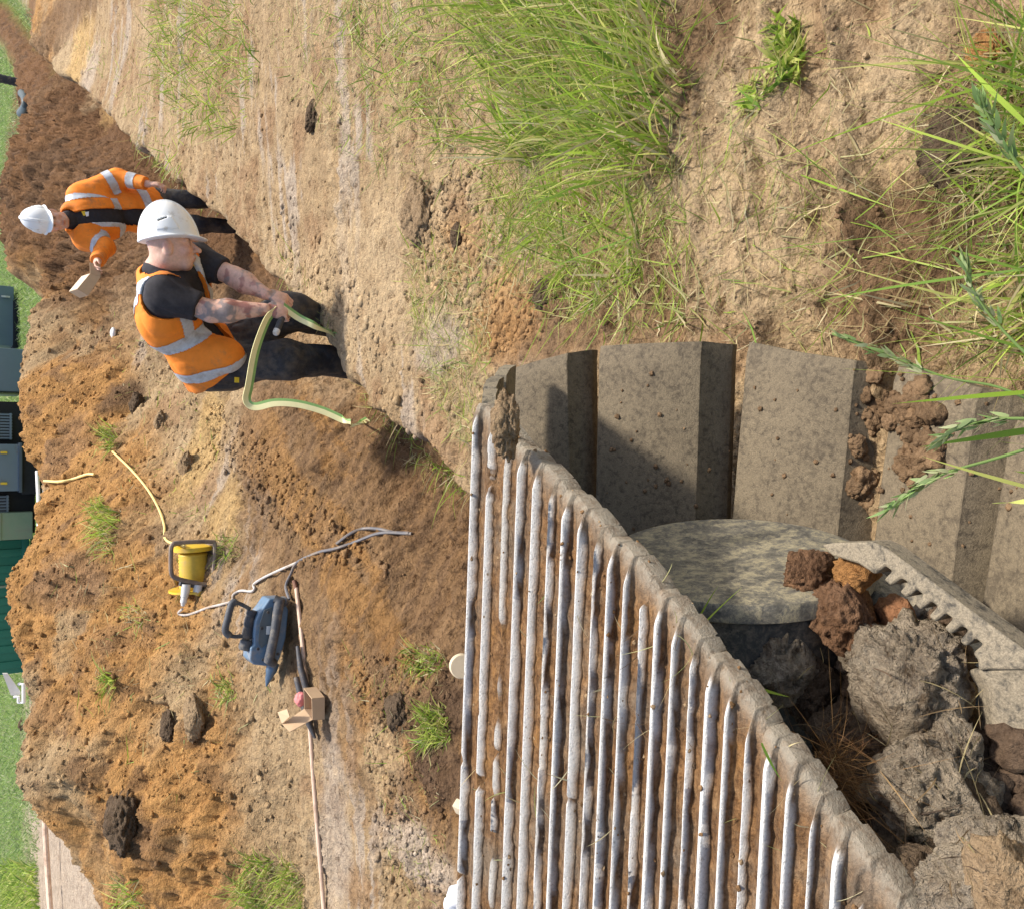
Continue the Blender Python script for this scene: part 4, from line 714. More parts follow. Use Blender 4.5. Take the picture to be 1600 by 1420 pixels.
def poly_pts(poly, dens_px=None):
    Q = np.array([G(x, y)[:2] for x, y in poly]); lo, hi = Q.min(0), Q.max(0)
    def gen(n):
        out = np.zeros((0, 2))
        while len(out) < n:
            c = lo + rng.random((n * 2, 2)) * (hi - lo); ins = np.zeros(len(c), bool)
            for i in range(len(Q)):
                a, b_ = Q[i], Q[(i + 1) % len(Q)]; k = ((a[1] > c[:, 1]) != (b_[1] > c[:, 1])) & (c[:, 0] < (b_[0] - a[0]) * (c[:, 1] - a[1]) / (b_[1] - a[1] + 1e-12) + a[0]); ins ^= k
            out = np.concatenate([out, c[ins]])
        return out[:n]
    return gen
crumbs(16000, poly_pts([(30, 1050), (150, 1290), (480, 1420), (450, 1100), (360, 830), (70, 820), (10, 900)]), .007, .030, 4)
crumbs(10000, poly_pts([(70, 820), (340, 830), (310, 620), (200, 520), (100, 440), (40, 500), (30, 700)]), .008, .034, 4)
bigs = (items, cols); o_ = scatter('spoil_crumbs', items, cols, XT, M_crumb); tag(o_, kind='stuff')
items, cols = [], []
crumbs(1800, poly_pts([(640, 300), (760, 250), (900, 500), (760, 560), (660, 420)]), .003, .024, 4); crumbs(1400, poly_pts([(1010, 0), (1590, 0), (1590, 560), (1050, 520), (900, 500)]), .001, .009, 4); crumbs(2600, poly_pts([(560, 1020), (715, 1020), (715, 1400), (600, 1400)]), .003, .02, 4)
crumbs(1500, poly_pts([(640, 900), (480, 900), (320, 700), (330, 620)]), .004, .03, 4); crumbs(500, poly_pts([(700, 760), (600, 640), (540, 560), (440, 430), (420, 300), (560, 420), (650, 560), (740, 660)]), .004, .03, 3); crumbs(1800, poly_pts([(240, 240), (430, 420), (700, 700), (900, 500), (700, 300), (420, 0), (120, 0)]), .002, .02, 5)
tag(scatter('ground_crumbs', items, cols, XT, M_crumb), kind='stuff')
# ---------------------------------------------------------------- cable reel
M_yelp = plain('yellow_reel_plastic', (.72, .47, .03), .45, .1, 12, (.48, .32, .12), .35, 10, .3, .003); M_tube = plain('brown_painted_tube', (.17, .125, .10), .55, .25, 30, (.34, .25, .16), .45, 10)
M_wp = plain('grey_white_plastic', (.62, .60, .57), .45, .06, 20, (.42, .34, .24), .3, 14); M_dk = plain('dark_grey_rubber', (.045, .045, .05), .6, .2, 40, (.2, .15, .1), .3, 12, .3, .002); M_yc = plain('yellow_cable', (.78, .60, .22), .5, .1); M_gc = plain('pale_grey_cable', (.50, .46, .42), .5, .12, 20, (.35, .25, .16), .4); M_dgc = plain('dark_grey_cable', (.13, .125, .13), .5, .15, 20, (.3, .22, .14), .35)
pr = G(330, 880); Yr = pr[1]; q = lambda x, y, k=0.0: atY(x, y, Yr + k)
reel = thing('cable_reel', pr, 'yellow cable reel with brown tube frame on the slope of the heap', 'cable reel')
ax_ = nrm(q(301, 852) - q(303, 925)); ax_ = nrm(q(301, 852, .1) - q(303, 925, .1)); c0 = q(303, 922, .1); Lx = np.linalg.norm(q(301, 852) - q(303, 925))
MB().lathe(c0, ax_, [(.0, 0), (.17, 0), (.17, .014), (.06, .016), (.06, Lx * .86), (.128, Lx * .865), (.132, Lx * .96), (.11, Lx * .98), (0, Lx * .98)], 40).build('drum', M_yelp, reel, angle=40)
MB().lathe(c0, ax_, [(.05, .017), (.088, .018)] + [(.094 + .006 * (i % 2), .02 + (Lx * .84 - .03) * i / 22) for i in range(23)] + [(.05, Lx * .85)], 40).build('cable_winding', plain('wound_yellow_cable', (.58, .39, .045), .5, .15, 20, (.4, .27, .1), .3, 10), reel, angle=60)
loop = [(272, 848), (303, 846), (330, 846), (336, 850), (335, 880), (331, 908), (322, 913), (300, 909), (276, 903), (268, 895), (267, 870), (268, 854)]
pts_ = spline([q(x, y, -.05) for x, y in loop + loop[:1]], 4)[:-1]; MB().tube(pts_, .0155, 8, closed=True).build('tube_frame', M_tube, reel)
for a, b in (((270, 849, -.05), (293, 853, .28)), ((335, 849, -.05), (312, 852, .28)), ((330, 908, -.05), (322, 918, .27)), ((268, 895, -.05), (276, 912, .27))): MB().tube([q(*a), q(*b)], .0115, 8).build('tube_frame', M_tube, reel)
MB().tube([q(293, 853, .28), q(312, 852, .28), q(322, 918, .27), q(276, 912, .27)], .0115, 8, closed=True).build('tube_frame', M_tube, reel)
MB().box(q(302, 914, -.02), (.19, .05, .03), frame(q(322, 917) - q(283, 912), V(0, 0, 1)), .006).build('socket_plate', M_dk, reel)
for a, b, r_ in (((291, 912), (289, 931), .03), ((310, 913), (308, 926), .03)): MB().lathe(q(*a, -.04), q(*b) - q(*a), [(r_, 0), (r_, .05), (r_ * .9, .07), (0, .07)], 20).build('socket', M_wp, reel)
MB().lathe(q(309, 925, -.04), q(307, 930) - q(309, 925), [(.03, 0), (.034, .01), (.03, .022), (0, .024)], 20).build('socket_cap', M_yelp, reel)
plug = MB().lathe(q(289, 927, -.04), q(285, 950) - q(289, 927), [(.026, 0), (.026, .02), (.022, .025), (.022, .06), (.018, .065), (.012, .085), (0, .09)], 20).build('plug', M_wp, reel)
def cable(name, pxs, r_, m, label, lift=None, n=5, Y0=None):
    P = [G(*p[:2], r_ * 1.7) if len(p) == 2 else atY(*p) for p in pxs]; o = MB().tube(spline(P, n), r_, 7).build(name, m); tag(o, label, 'cable'); return o
cable('cable', [(288, 853, Yr), (264, 843), (263, 820), (255, 795), (237, 765), (210, 735), (180, 705)], .0095, M_yc, 'yellow cable running up the heap from the reel')
cable('cable', [(152, 741), (140, 741), (120, 748), (98, 752), (74, 751)], .012, M_yc, 'short loose end of yellow cable near the crest of the heap')
Yb = G(452, 1000)[1]
cable('cable', [(285, 951, Yr - .04), (283, 957), (292, 960), (306, 957), (330, 948), (352, 943), (366, 938), (369, 928), (380, 922), (396, 923), (401, 919), (400, 912), (415, 902), (440, 890), (468, 878)], .0085, M_gc, 'pale grey cable from the reel plug past the breaker handle')
cable('cable', [(452, 936, Yb - .03), (453, 915), (459, 895), (470, 878), (500, 863), (530, 856), (560, 846), (600, 832), (648, 833)], .0095, M_dgc, 'dark grey breaker cable going over the edge down the trench wall')
cable('cable', [(532, 849), (552, 833), (575, 825), (600, 826), (622, 831), (645, 832)], .0095, M_dgc, 'loop of dark cable lying on the trench wall')
# ---------------------------------------------------------------- breaker
M_blue = plain('blue_grey_tool_housing', (.115, .185, .265), .42, .12, 14, (.34, .30, .25), .3, 9, .15, .002); M_grip = plain('dark_grey_grip', (.07, .072, .078), .6, .15, 60, (.24, .2, .15), .3, 14, .4, .002)
q = lambda x, y, k=0.0: atY(x, y, Yb + k)
tool = thing('demolition_hammer', G(450, 1000), 'blue grey demolition hammer with dark handles lying on the soil', 'breaker')
ol = [(421, 935), (411, 950), (405, 957), (399, 971), (397, 989), (397, 1008), (392, 1011), (390, 1031), (397, 1038), (431, 1042), (438, 1027), (447, 996), (451, 953), (443, 934)]
hs = MB().prism([q(x, y, -.055) for x, y in ol], V(0, .14, 0)).build('housing', M_blue, tool, angle=20); mod = hs.modifiers.new('bevel', 'BEVEL'); mod.width = .016; mod.segments = 4; mod.limit_method = 'ANGLE'; mod.angle_limit = R(40)
side = MB().prism([q(x, y, -.064) for x, y in [(413, 953), (425, 948), (424, 985), (417, 1005), (409, 1012), (404, 1004), (406, 975)]], V(0, .02, 0)).build('side_panel', plain('grey_side_panel', (.10, .12, .13), .5, .1), tool, angle=20)
MB().box(q(420, 984, -.07), (.05, .006, .03), frame(q(420, 990) - q(421, 978), V(0, 0, 1)), .001).build('label_plate', M_wp, tool)
MB().tube([q(429, 935, -.085), q(437, 938, -.10), q(434, 955, -.11), q(429, 990, -.11), q(423, 1018, -.105), q(420, 1030, -.09), q(428, 1036, -.06)], [.026, .031, .029, .027, .028, .031, .026], 14).build('side_handle', M_grip, tool)
MB().tube([q(444, 940, -.07), q(441, 938, -.09)], .03, 12).build('handle_end', M_grip, tool)
MB().tube(spline([q(391, 951), q(376, 943), q(366, 940)], 4), .012, 8).build('handle_arm', M_grip, tool)
MB().tube(spline([q(382, 993), q(368, 994), q(358, 992)], 4), .012, 8).build('handle_arm', M_grip, tool)
MB().tube(spline([q(368, 940), q(362, 943), q(356, 965), q(352, 984), q(359, 993)], 5), .021, 12).build('rear_grip', M_grip, tool)
MB().lathe(q(394, 953), q(385, 997) - q(394, 953), [(.03, 0), (.033, .02), (.028, .03), (.033, .05), (.033, .09), (.028, .10), (.033, .115), (.033, .16), (.02, .175), (0, .175)], 20).build('collar', M_dk, tool)
MB().lathe(q(386, 999, .0), q(382, 1013) - q(386, 999), [(.03, 0), (.038, .008), (.038, .05), (.03, .062), (0, .062)], 14).build('knob', M_grip, tool)
MB().lathe(q(426, 1040, .0), q(417, 1068) - q(426, 1040), [(.036, -.02), (.034, .03), (.026, .05), (.022, .075), (.003, .125), (0, .126)], 20).build('chisel', plain('blue_worn_steel', (.10, .15, .21), .35, .2, 20, (.3, .24, .17), .3, metal=.4), tool)
for x, y in ((419, 956), (409, 981), (403, 1013), (431, 938), (411, 1030), (434, 1021)): MB().lathe(q(x, y, -.072), V(0, -1, 0), [(.009, 0), (.009, .006), (.004, .006), (.004, .003), (0, .003)], 12).build('screw', M_dk, tool)
# ---------------------------------------------------------------- pole, sleeves, open box, pink foam
M_cop = plain('pale_copper', (.66, .47, .34), .4, .12, 8, (.32, .2, .12), .35, 6, .1, .001)
pole = MB().tube(spline([G(466, 918, .012), G(471, 960, .012), G(478, 1010, .013), G(484, 1080, .013), G(491, 1180, .012), G(498, 1270, .012), G(504, 1340, .012), G(510, 1420, .012), G(515, 1480, .012)], 3), .0125, 10).build('earth_rod', M_cop); tag(pole, 'long pale copper pole lying along the foot of the heap', 'pole')
MB().tube([G(463, 906, .013), G(466, 919, .012)], .0135, 10).build('rod_tip', plain('brown_rod_tip', (.2, .09, .05)), pole)
tag(MB().tube([G(477, 1008, .045), G(482, 1040, .045), G(490, 1082, .035)], [.012, .019, .02], 12).build('black_sleeve', M_dk), 'upper black rubber sleeve leaning on the copper pole', 'sleeve')
tag(MB().tube([G(476, 1056, .05), G(486, 1090, .05), G(493, 1128, .035), G(498, 1152, .02)], [.017, .02, .019, .008], 12).build('black_sleeve', M_dk), 'tapering black sleeve passing under the open cardboard box', 'sleeve')
M_card = plain('brown_cardboard', (.50, .345, .205), .75, .08, 10, None, bmp=.1); M_card2 = plain('shaded_cardboard', (.42, .29, .18), .8, .08, 10, None, bmp=.1)  # darker copy for inner and turned-away panels: shade painted into the colour
pb_ = G(506, 1106); Yc = pb_[1] - .04; q = lambda x, y, k=0.0: atY(x, y, Yc + k)
box = thing('cardboard_box', pb_, 'small cardboard box standing open with raised flaps on the pole', 'box')
def sheet(name, pts, m, parent, th=.004):
    pts = [np.asarray(p) for p in pts]; n = nrm(np.cross(pts[1] - pts[0], pts[2] - pts[0])); return MB().prism([p - n * th / 2 for p in pts], n * th).build(name, m, parent, False)
D_ = V(0.03, .12, 0)
f0, f1, f2, f3 = q(487, 1091), q(507, 1089), q(507, 1123), q(488, 1124)
sheet('front_panel', [f0, f1, f2, f3], M_card, box); sheet('side_panel', [f0, f1, f1 + D_, f0 + D_], M_card, box); sheet('side_panel', [f3, f2, f2 + D_, f3 + D_], M_card2, box); sheet('back_panel', [f0 + D_, f1 + D_, f2 + D_, f3 + D_], M_card2, box); sheet('bottom_panel', [f1, f2, f2 + D_, f1 + D_], M_card2, box)
fl = [f3, f3 + D_, q(441, 1131, .10), q(453, 1143)]; sheet('flap', fl, M_card, box); sheet('flap', [q(441, 1130, .10), q(453, 1119, .02), q(449, 1107, .06), q(434, 1112, .14)], M_card, box)
foam = clod(q(470, 1091, .16), (.045, .035, .035), 'pink foam lump beside the open cardboard box', plain('pink_foam', (.62, .20, .19), .7, .1), 901, 4, name='foam_lump', fineamp=.04); foam['category'] = 'foam lump'
# box in the standing man's hand
hb = thing('cardboard_box', atY(140, 436, 7.3), 'closed end of a cardboard box held by the standing man', 'box'); q = lambda x, y, k=0.0: atY(x, y, 7.22 + k); hb['label'] = 'cardboard box held out in the hand of the standing man'
D_ = V(-.02, .16, .02); a, b_, c_q, d_q = q(121, 455), q(139, 461), q(158, 432), q(141, 412); cen = (a + b_ + c_q + d_q) / 4
p1 = [q(121, 452), q(138, 462), q(157, 433), q(141, 428)]
sheet('front_panel', p1, M_card, hb); up3 = V(.0, .12, .012)
sheet('top_panel', [p1[0], p1[3], p1[3] + V(.0, .15, .04), p1[0] + V(0, .15, .04)], plain('sunlit_cardboard', (.62, .48, .34), .7, .06), hb); sheet('side_panel', [p1[0], p1[1], p1[1] + V(0, .15, .04), p1[0] + V(0, .15, .04)], M_card, hb); sheet('bottom_panel', [p1[1], p1[2], p1[2] + V(0, .15, .04), p1[1] + V(0, .15, .04)], M_card2, hb); sheet('back_panel', [p + V(0, .15, .04) for p in p1], M_card2, hb); sheet('flap', [p1[2], p1[3], q(140, 411, .06), q(157, 414, .06)], M_card2, hb)  # top panel paler than the rest: sunlight painted into its colour
# ---------------------------------------------------------------- strap in the hands, small tool
M_sy = plain('pale_yellow_strap', (.70, .64, .33), .5, .06); M_sg = plain('green_strap_edge', (.20, .34, .10), .5, .08)
def ribbon(pts, w, m1, m2, label):
    P = spline(pts, 6); n = len(P); wd = []
    for i in range(n):
        t = nrm(P[min(i + 1, n - 1)] - P[max(i - 1, 0)]); v_ = nrm(P[i] - CAM); wd.append(nrm(np.cross(t, v_) * .9 + V(0, .35, .25)))
    for i in range(1, n):
        if wd[i].dot(wd[i - 1]) < 0: wd[i] = -wd[i]
    def rows(a, b, th): return [[P[i] + wd[i] * a * w, P[i] + wd[i] * b * w, P[i] + wd[i] * b * w + np.cross(wd[i], nrm(P[min(i + 1, n - 1)] - P[max(i - 1, 0)])) * th, P[i] + wd[i] * a * w + np.cross(wd[i], nrm(P[min(i + 1, n - 1)] - P[max(i - 1, 0)])) * th, P[i] + wd[i] * a * w] for i in range(n)]
    o = MB().grid(rows(-.5, .16, .004)).build('strap', m1); tag(o, label, 'strap'); MB().grid(rows(.16, .5, .0045)).build('strap_edge', m2, o); return o
e_ = G(577, 655, .01)
ribbon([J1['Rw'] + V(0, -.02, -.06), atY(418, 500, 4.26), atY(400, 548, 4.2), atY(390, 602, 4.15), atY(386, 622, 4.13), atY(390, 632, 4.12), atY(402, 635, 4.1), atY(430, 629, 4.05), atY(465, 631, 4.0), atY(503, 641, 3.95), atY(535, 655, 3.9), atY(553, 663, 3.86), atY(563, 661, e_[1]), e_], .044, M_sy, M_sg, 'pale yellow and green strap hanging in a loop from the fist to the trench edge')
e_ = G(522, 521, .008); ribbon([J1['Rw'] + V(.02, -.03, -.09), atY(468, 497, 4.26), atY(495, 510, 4.22), e_, G(528, 523, .0)], .044, M_sy, M_sg, 'straight end of the strap running from the hands to the near bank')
tl = thing('hand_tool', J1['Rw'] + V(-.06, -.03, -.12), 'small grey hand tool with white end in the fist of the bending man', 'hand tool'); ta, tb = atY(433, 516, 4.25), atY(443, 492, 4.28)
MB().tube([ta, tb], .017, 12).build('handle', M_dk, tl); MB().lathe(ta, ta - tb, [(.0175, 0), (.018, .02), (.012, .03), (0, .031)], 14).build('end_cap', M_wp, tl)
# ---------------------------------------------------------------- small things on the left ground
M_wood = plain('pale_sawn_wood', (.62, .50, .33), .6, .08, 20, (.4, .3, .18), .2)
pw = atY(722, 1041, 2.75); d_ = MB().lathe(pw, nrm(V(.1, -.9, .4)), [(0, .0), (.044, 0), (.048, -.004), (.048, -.03), (0, -.031)], 36).build('round_cap', M_wood); tag(d_, 'pale round wooden cap showing above the edge of the track', 'cap')
d_ = MB().box(atY(721, 1262, 2.7), (.06, .05, .035), rotm(5), .004).build('wood_offcut', M_wood); tag(d_, 'small pale wooden block at the edge of the track', 'wood block')
v_, f_ = rough_ball(4, 77, .25, 6, 1.3, .2); v_ = v_ * V(.05, .05, .09); sc_ = link_mesh('plastic_bag', v_, f_, plain('white_plastic_film', (.72, .72, .74), .3, .05, 8)); sc_.location = tuple(atY(728, 1400, 2.6)); tag(sc_, 'crumpled white plastic bag at the far left end of the ribs', 'bag')
v_, f_ = rough_ball(3, 78, .15, 2, 1.1, .05); sc_ = link_mesh('white_stone', v_ * V(.055, .05, .028), f_, plain('white_chalk', (.72, .70, .66), .6, .06)); sc_.location = tuple(G(181, 521, .02)); tag(sc_, 'small white stone on the soil between the two men and the heap', 'stone')
# ---------------------------------------------------------------- plant and cabins beyond the heap
M_slate = plain('slate_blue_paint', (.15, .20, .245), .45, .06, 2, (.14, .13, .11), .15, 2); M_slate2 = plain('dark_slate_paint', (.07, .09, .11), .5, .08, 2); M_blk = plain('black_void_steel', (.012, .012, .014), .7); M_ylat = plain('yellow_latch', (.75, .5, .04), .5, .05); M_grn = plain('dark_green_paint', (.02, .18, .12), .5, .06, 3, (.05, .12, .08), .1, 2); M_moss = plain('mossy_green_grey', (.24, .31, .2), .7, .12, 3, (.25, .25, .18), .4, 3); M_wht = plain('white_paint', (.78, .76, .72), .5, .04)
def P2(x, y, Y): p = atY(x, y, Y); return p
def cab(name, y0, y1, Y, zlow, top, dep, m, label, cat, parent=None):
    a, b_ = atY(20, y1, Y), atY(20, y0, Y); c_ = V((a[0] + b_[0]) / 2, Y + dep / 2, (zlow + top) / 2); o = MB().box(c_, (b_[0] - a[0], dep, top - zlow), None, .03).build(name, m, parent)
    return o, a[0], b_[0]
u = thing('generator_unit', V(atY(20, 730, 20)[0], 20, 0), 'slate blue machine cabinet with two yellow latches beyond the heap', 'generator'); o, x0, x1 = cab('cabinet', 694, 767, 20, .38, 2.3, 1.8, M_slate, '', '', u)
MB().box(V((x0 + x1) / 2 - .02, 20.95, .17), (x1 - x0 + .12, 1.7, .34), None, .03).build('skid_base', M_blk, u); MB().box(V((x0 + x1) / 2, 20.9, .36), (x1 - x0 + .06, 1.9, .06), None, .01).build('base_rail', M_slate2, u)
for y in (707, 755): p = atY(6, y, 19.97); h_ = MB().box(p, (.05, .05, .12), None, .01).build('latch', M_ylat, u)
u = thing('generator_unit', V(atY(20, 590, 20.6)[0], 20.6, 0), 'slate blue machine cabinet above the lumpy middle of the heap crest', 'generator'); o, x0, x1 = cab('cabinet', 545, 612, 20.6, .25, 2.3, 1.8, M_slate, '', '', u)
MB().box(V(x1 - .28, 20.58, 1.15), (.42, .05, .5), None, .01).build('recess_panel', M_slate2, u); MB().box(V((x0 + x1) / 2, 20.57, .95), (x1 - x0, .05, .05), None, .01).build('trim_rail', M_slate, u); MB().box(V((x0 + x1) / 2, 21.4, .12), (x1 - x0 + .1, 1.6, .22), None, .01).build('skid_base', M_blk, u)
u = thing('generator_unit', V(atY(20, 497, 26)[0], 26, 0), 'slate blue machine cabinet with silver handle at the right end of the plant', 'generator'); o, x0, x1 = cab('cabinet', 448, 541, 26, .08, 2.6, 1.8, M_slate, '', '', u)
MB().box(V((x0 + x1) / 2 - .2, 26.8, .05), (x1 - x0 - .3, 1.6, .14), None, .02).build('skid_base', M_blk, u); MB().box(atY(9, 464, 25.95), (.05, .05, .2), None, .01).build('door_handle', M_wp, u)
for y0, y1, xb, lab in ((646, 687, 19, 'dark radiator grille between two slate cabinets'), (773, 816, 14, 'dark louvred grille beside the mossy green box')):
    g = thing('grille_unit', V(atY(20, (y0 + y1) / 2, 20.4)[0], 20.4, 0), lab, 'grille'); a, b_ = atY(xb, y1, 20.4), atY(xb, y0, 20.4); w_ = b_[0] - a[0]; zb_ = a[2]
    MB().box(V((a[0] + b_[0]) / 2, 21.2, 1.15), (w_ + .5, 1.4, 2.2), None, .02).build('body', M_blk, g); fr = MB().box(V((a[0] + b_[0]) / 2, 20.44, (zb_ + 2.3) / 2), (w_, .06, 2.3 - zb_), None, .01).build('backing', M_slate2, g)
    mb = MB()
    for k in range(9): mb.box(V(a[0] + w_ * (k + .5) / 9, 20.39, (zb_ + 2.3) / 2), (.03, .05, 2.3 - zb_))
    for k in range(3): mb.box(V((a[0] + b_[0]) / 2, 20.375, zb_ + .03 + k * .42), (w_, .04, .035))
    mb.build('grille_bars', M_slate, g, False)
u = thing('green_box', V(atY(20, 822, 20.2)[0], 20.2, 0), 'mossy grey green steel box between louvred grille and green container', 'steel box'); o, x0, x1 = cab('shell', 800, 843, 20.2, .12, 2.2, 1.6, M_moss, '', '', u); MB().box(V((x0 + x1) / 2, 20.19, .72), (x1 - x0, .05, .05), None, .01).build('seam_rail', M_moss, u)
u = thing('shipping_container', V(atY(20, 945, 21)[0], 21, 0), 'dark green site container behind the highest part of the heap', 'container'); o, x0, x1 = cab('shell', 843, 1052, 21, .12, 2.6, 2.4, M_grn, '', '', u)
mb = MB()
for k in range(int((x1 - x0) / .35)): mb.box(V(x0 + .2 + k * .35, 20.99, 1.35), (.16, .05, 2.3), None, .015)
mb.build('rib_panel', M_grn, u)
MB().box(V((x0 + x1) / 2, 21.1, .2), (x1 - x0 + .02, .3, .14), None, .01).build('bottom_rail', M_grn, u); MB().box(atY(5, 916, 20.94), (.05, .05, .5), None, .01).build('corner_bar', M_moss, u)
u = thing('white_kerb_rail', V(atY(60, 785, 19)[0], 19, 0), 'low white rail on the ground at the foot of the machines', 'rail'); MB().tube([atY(58, 736, 19), atY(61, 800, 18.6), atY(60, 834, 18.4)], .035, 8).build('rail', M_wht, u); MB().box(atY(66, 790, 18.7) + V(0, .1, -.12), (.9, .25, .2), None, .02).build('kerb_base', plain('grey_concrete', (.36, .33, .29), .8), u)
u = thing('site_barrier', V(atY(30, 1075, 18)[0], 18, 0), 'white plastic barrier leaning beyond the end of the heap', 'barrier')
MB().prism([atY(4, 1052, 18), atY(12, 1052, 18), atY(32, 1080, 18), atY(32, 1085, 18), atY(17, 1086, 18)], V(0, .08, 0)).build('board', M_wht, u); MB().tube([atY(30, 1068, 18), atY(37, 1068, 17.9), atY(37, 1097, 17.9), atY(29, 1096, 18)], .035, 8).build('foot', M_wht, u); MB().tube([atY(22, 1088, 18), atY(29, 1088, 17.95), atY(29, 1096, 17.95)], .03, 8).build('foot', M_wht, u)
d_ = MB(); pp = atZ(31, 130, 0); Pz = [pp + V(0, 0, k * .05 - .02) for k in range(46)]; d_.tube(Pz, [.115 if k % 2 else .10 for k in range(46)], 14); tag(d_.build('corrugated_pipe', M_dk), 'black ribbed pipe standing upright in the far field', 'pipe')
P_ = spline([atZ(34, 146, .1), atZ(39, 152, .1), atZ(41, 163, .1), atZ(38, 171, .1), atZ(32, 178, .1)], 6); pe = MB().tube(P_, [.1 if k % 2 else .088 for k in range(len(P_))], 14).build('corrugated_pipe', plain('black_pipe', (.06, .075, .07), .5)); tag(pe, 'bent piece of black pipe lying on the far grass', 'pipe')
# pole on the mud left of the heap
lp = MB().tube([atZ(70, 1240, .06), atZ(71, 1300, .06), atZ(75, 1370, .06), atZ(80, 1445, .06)], .05, 10).build('timber_pole', M_cop); tag(lp, 'pale pole across the mud beyond the left end of the heap', 'pole')
# ---------------------------------------------------------------- grass
M_leaf = leaf_mat('grass_blade')
gG = [V(.25, .38, .04), V(.33, .46, .06), V(.42, .53, .09), V(.17, .29, .04), V(.52, .54, .15)]; gS = [V(.56, .47, .25), V(.62, .55, .33), V(.47, .36, .17), V(.50, .48, .22), V(.38, .40, .13)]
def blades(B, D, L, W, bend, cols, seg=5, tipc=None, fold=.25):
    """B bases, D start directions, L lengths, W widths, bend: sag vector per blade"""
    n = len(B); t = np.linspace(0, 1, seg + 1); D = D / np.linalg.norm(D, axis=1, keepdims=True)
    C0 = B[:, None] + D[:, None] * (L[:, None] * t)[..., None] + bend[:, None] * (L[:, None] * t ** 2)[..., None]
    T_ = np.gradient(C0, axis=1); T_ /= np.linalg.norm(T_, axis=2, keepdims=True) + 1e-9; a = rng.random(n) * 6.283; ref = np.stack([np.cos(a), np.sin(a), np.full(n, .15)], 1)
    Wd_ = np.cross(T_, ref[:, None]); Wd_ /= np.linalg.norm(Wd_, axis=2, keepdims=True) + 1e-9; prof = np.where(t < .25, .55 + 1.8 * t, 1 - ((t - .25) / .75) ** 1.8); prof = np.maximum(prof, .03); hw_ = W[:, None] * prof * .5
    A_ = C0 - Wd_ * hw_[..., None]; E_ = C0 + Wd_ * hw_[..., None]; v = np.stack([A_, E_], 2).reshape(-1, 3); m = (seg + 1) * 2
    i0 = (np.arange(n) * m)[:, None, None]; k = np.arange(seg)[None, :, None] * 2; f = (i0 + k + np.array([0, 1, 3, 2])[None, None]).reshape(-1, 4)
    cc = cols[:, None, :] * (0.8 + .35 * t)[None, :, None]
    if tipc is not None: cc = cc * (1 - (t ** 3)[None, :, None] * tipc[:, None, None]) + np.array(gS[2]) * (t ** 3)[None, :, None] * tipc[:, None, None]
    return v, f, np.repeat(cc, 2, 1).reshape(-1, 3)
def pick(pal, n): return np.array(pal)[rng.integers(0, len(pal), n)] * rng.uniform(.75, 1.25, (n, 1))
def tuft(label, polys, n, L, W, straw=.25, up=1.0, lean=(0, 0, 0), name='grass_tuft', group=None, sag=.5, flat=.0, kind=None, seg=5, spr=.75):
    """polys: list of (picture outline of the base, share)"""
    vs, fs, cs, off = [], [], [], 0
    for poly, share in polys:
        m = int(n * share); g = poly_pts(poly)(m); ctr = g.mean(0); z = gz(g[:, 0], g[:, 1]); B = np.stack([g[:, 0], g[:, 1], z - .01], 1)
        k = np.maximum(0, fbm(g[:, 0] * 7, g[:, 1] * 7, 2) * 1.5 - .25); a = rng.random(m) * 6.283; sp_ = rng.uniform(.1, 1, m) * spr
        D = np.stack([np.cos(a) * sp_ + lean[0], np.sin(a) * sp_ + lean[1], np.full(m, up) + lean[2]], 1); st = rng.random(m) < straw; fl = rng.random(m) < flat; D[fl, 2] = rng.uniform(-.02, .25, fl.sum())
        Ln = rng.uniform(L[0], L[1], m) * np.where(st, .7, 1) * (.6 + .6 * np.clip(k, 0, 1)); bend = np.stack([np.cos(a) * .35, np.sin(a) * .35, -rng.uniform(.05, sag, m)], 1) * rng.uniform(.3, 1.3, (m, 1)); bend[fl] *= .25; bend[fl, 2] = 0
        col = np.where(st[:, None], pick(gS, m), pick(gG, m)); v, f, c = blades(B, D, Ln, rng.uniform(W[0], W[1], m), bend, col, seg, rng.random(m) * .8)
        zz = gz(v[:, 0], np.maximum(v[:, 1], .2)) + .004; v[:, 2] = np.maximum(v[:, 2], zz)
        vs.append(v); fs.append(f + off); cs.append(c); off += len(v)
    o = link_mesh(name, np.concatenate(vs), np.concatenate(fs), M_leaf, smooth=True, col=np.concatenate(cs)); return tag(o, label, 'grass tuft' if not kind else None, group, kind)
tuft('tallest lush grass clump on the right bank', [([(860, 0), (1060, -40), (1075, 120), (1060, 270), (960, 290), (860, 200)], .6), ([(760, -20), (880, -20), (900, 250), (800, 260)], .4)], 1700, (.16, .54), (.003, .009), .40, 1.5, (.12, -.05, 0), sag=.45, spr=.5)
tuft('lower green clump in front of the grey pads on the right bank', [([(880, 290), (1010, 300), (1020, 440), (950, 480), (880, 450), (820, 380)], .8), ([(800, 290), (880, 290), (860, 400), (780, 380)], .2)], 620, (.08, .26), (.003, .008), .42, .9, sag=.8, flat=.25)
tuft('grass clump halfway up the right bank beyond the tallest one', [([(240, -10), (400, -10), (410, 120), (380, 220), (300, 210), (240, 120)], 1)], 1100, (.12, .34), (.006, .011), .5, 1.0, sag=.8, flat=.2)
tuft('thin yellowish grass between the two right bank clumps', [([(520, -20), (760, -20), (780, 160), (700, 240), (580, 150)], 1)], 900, (.08, .26), (.004, .008), .6, .7, sag=.8, flat=.4)
tuft('green tuft hanging on the trench corner next to the track', [([(660, 700), (730, 745), (722, 770), (690, 745), (640, 715)], 1)], 230, (.10, .28), (.004, .008), .45, .9, (-.25, -.1, 0), sag=1.0)
tuft('bright green tuft at the left end of the ground by the pole', [([(395, 1330), (470, 1350), (480, 1440), (400, 1440), (370, 1380)], 1)], 600, (.10, .30), (.004, .009), .3, 1.1, sag=.7)
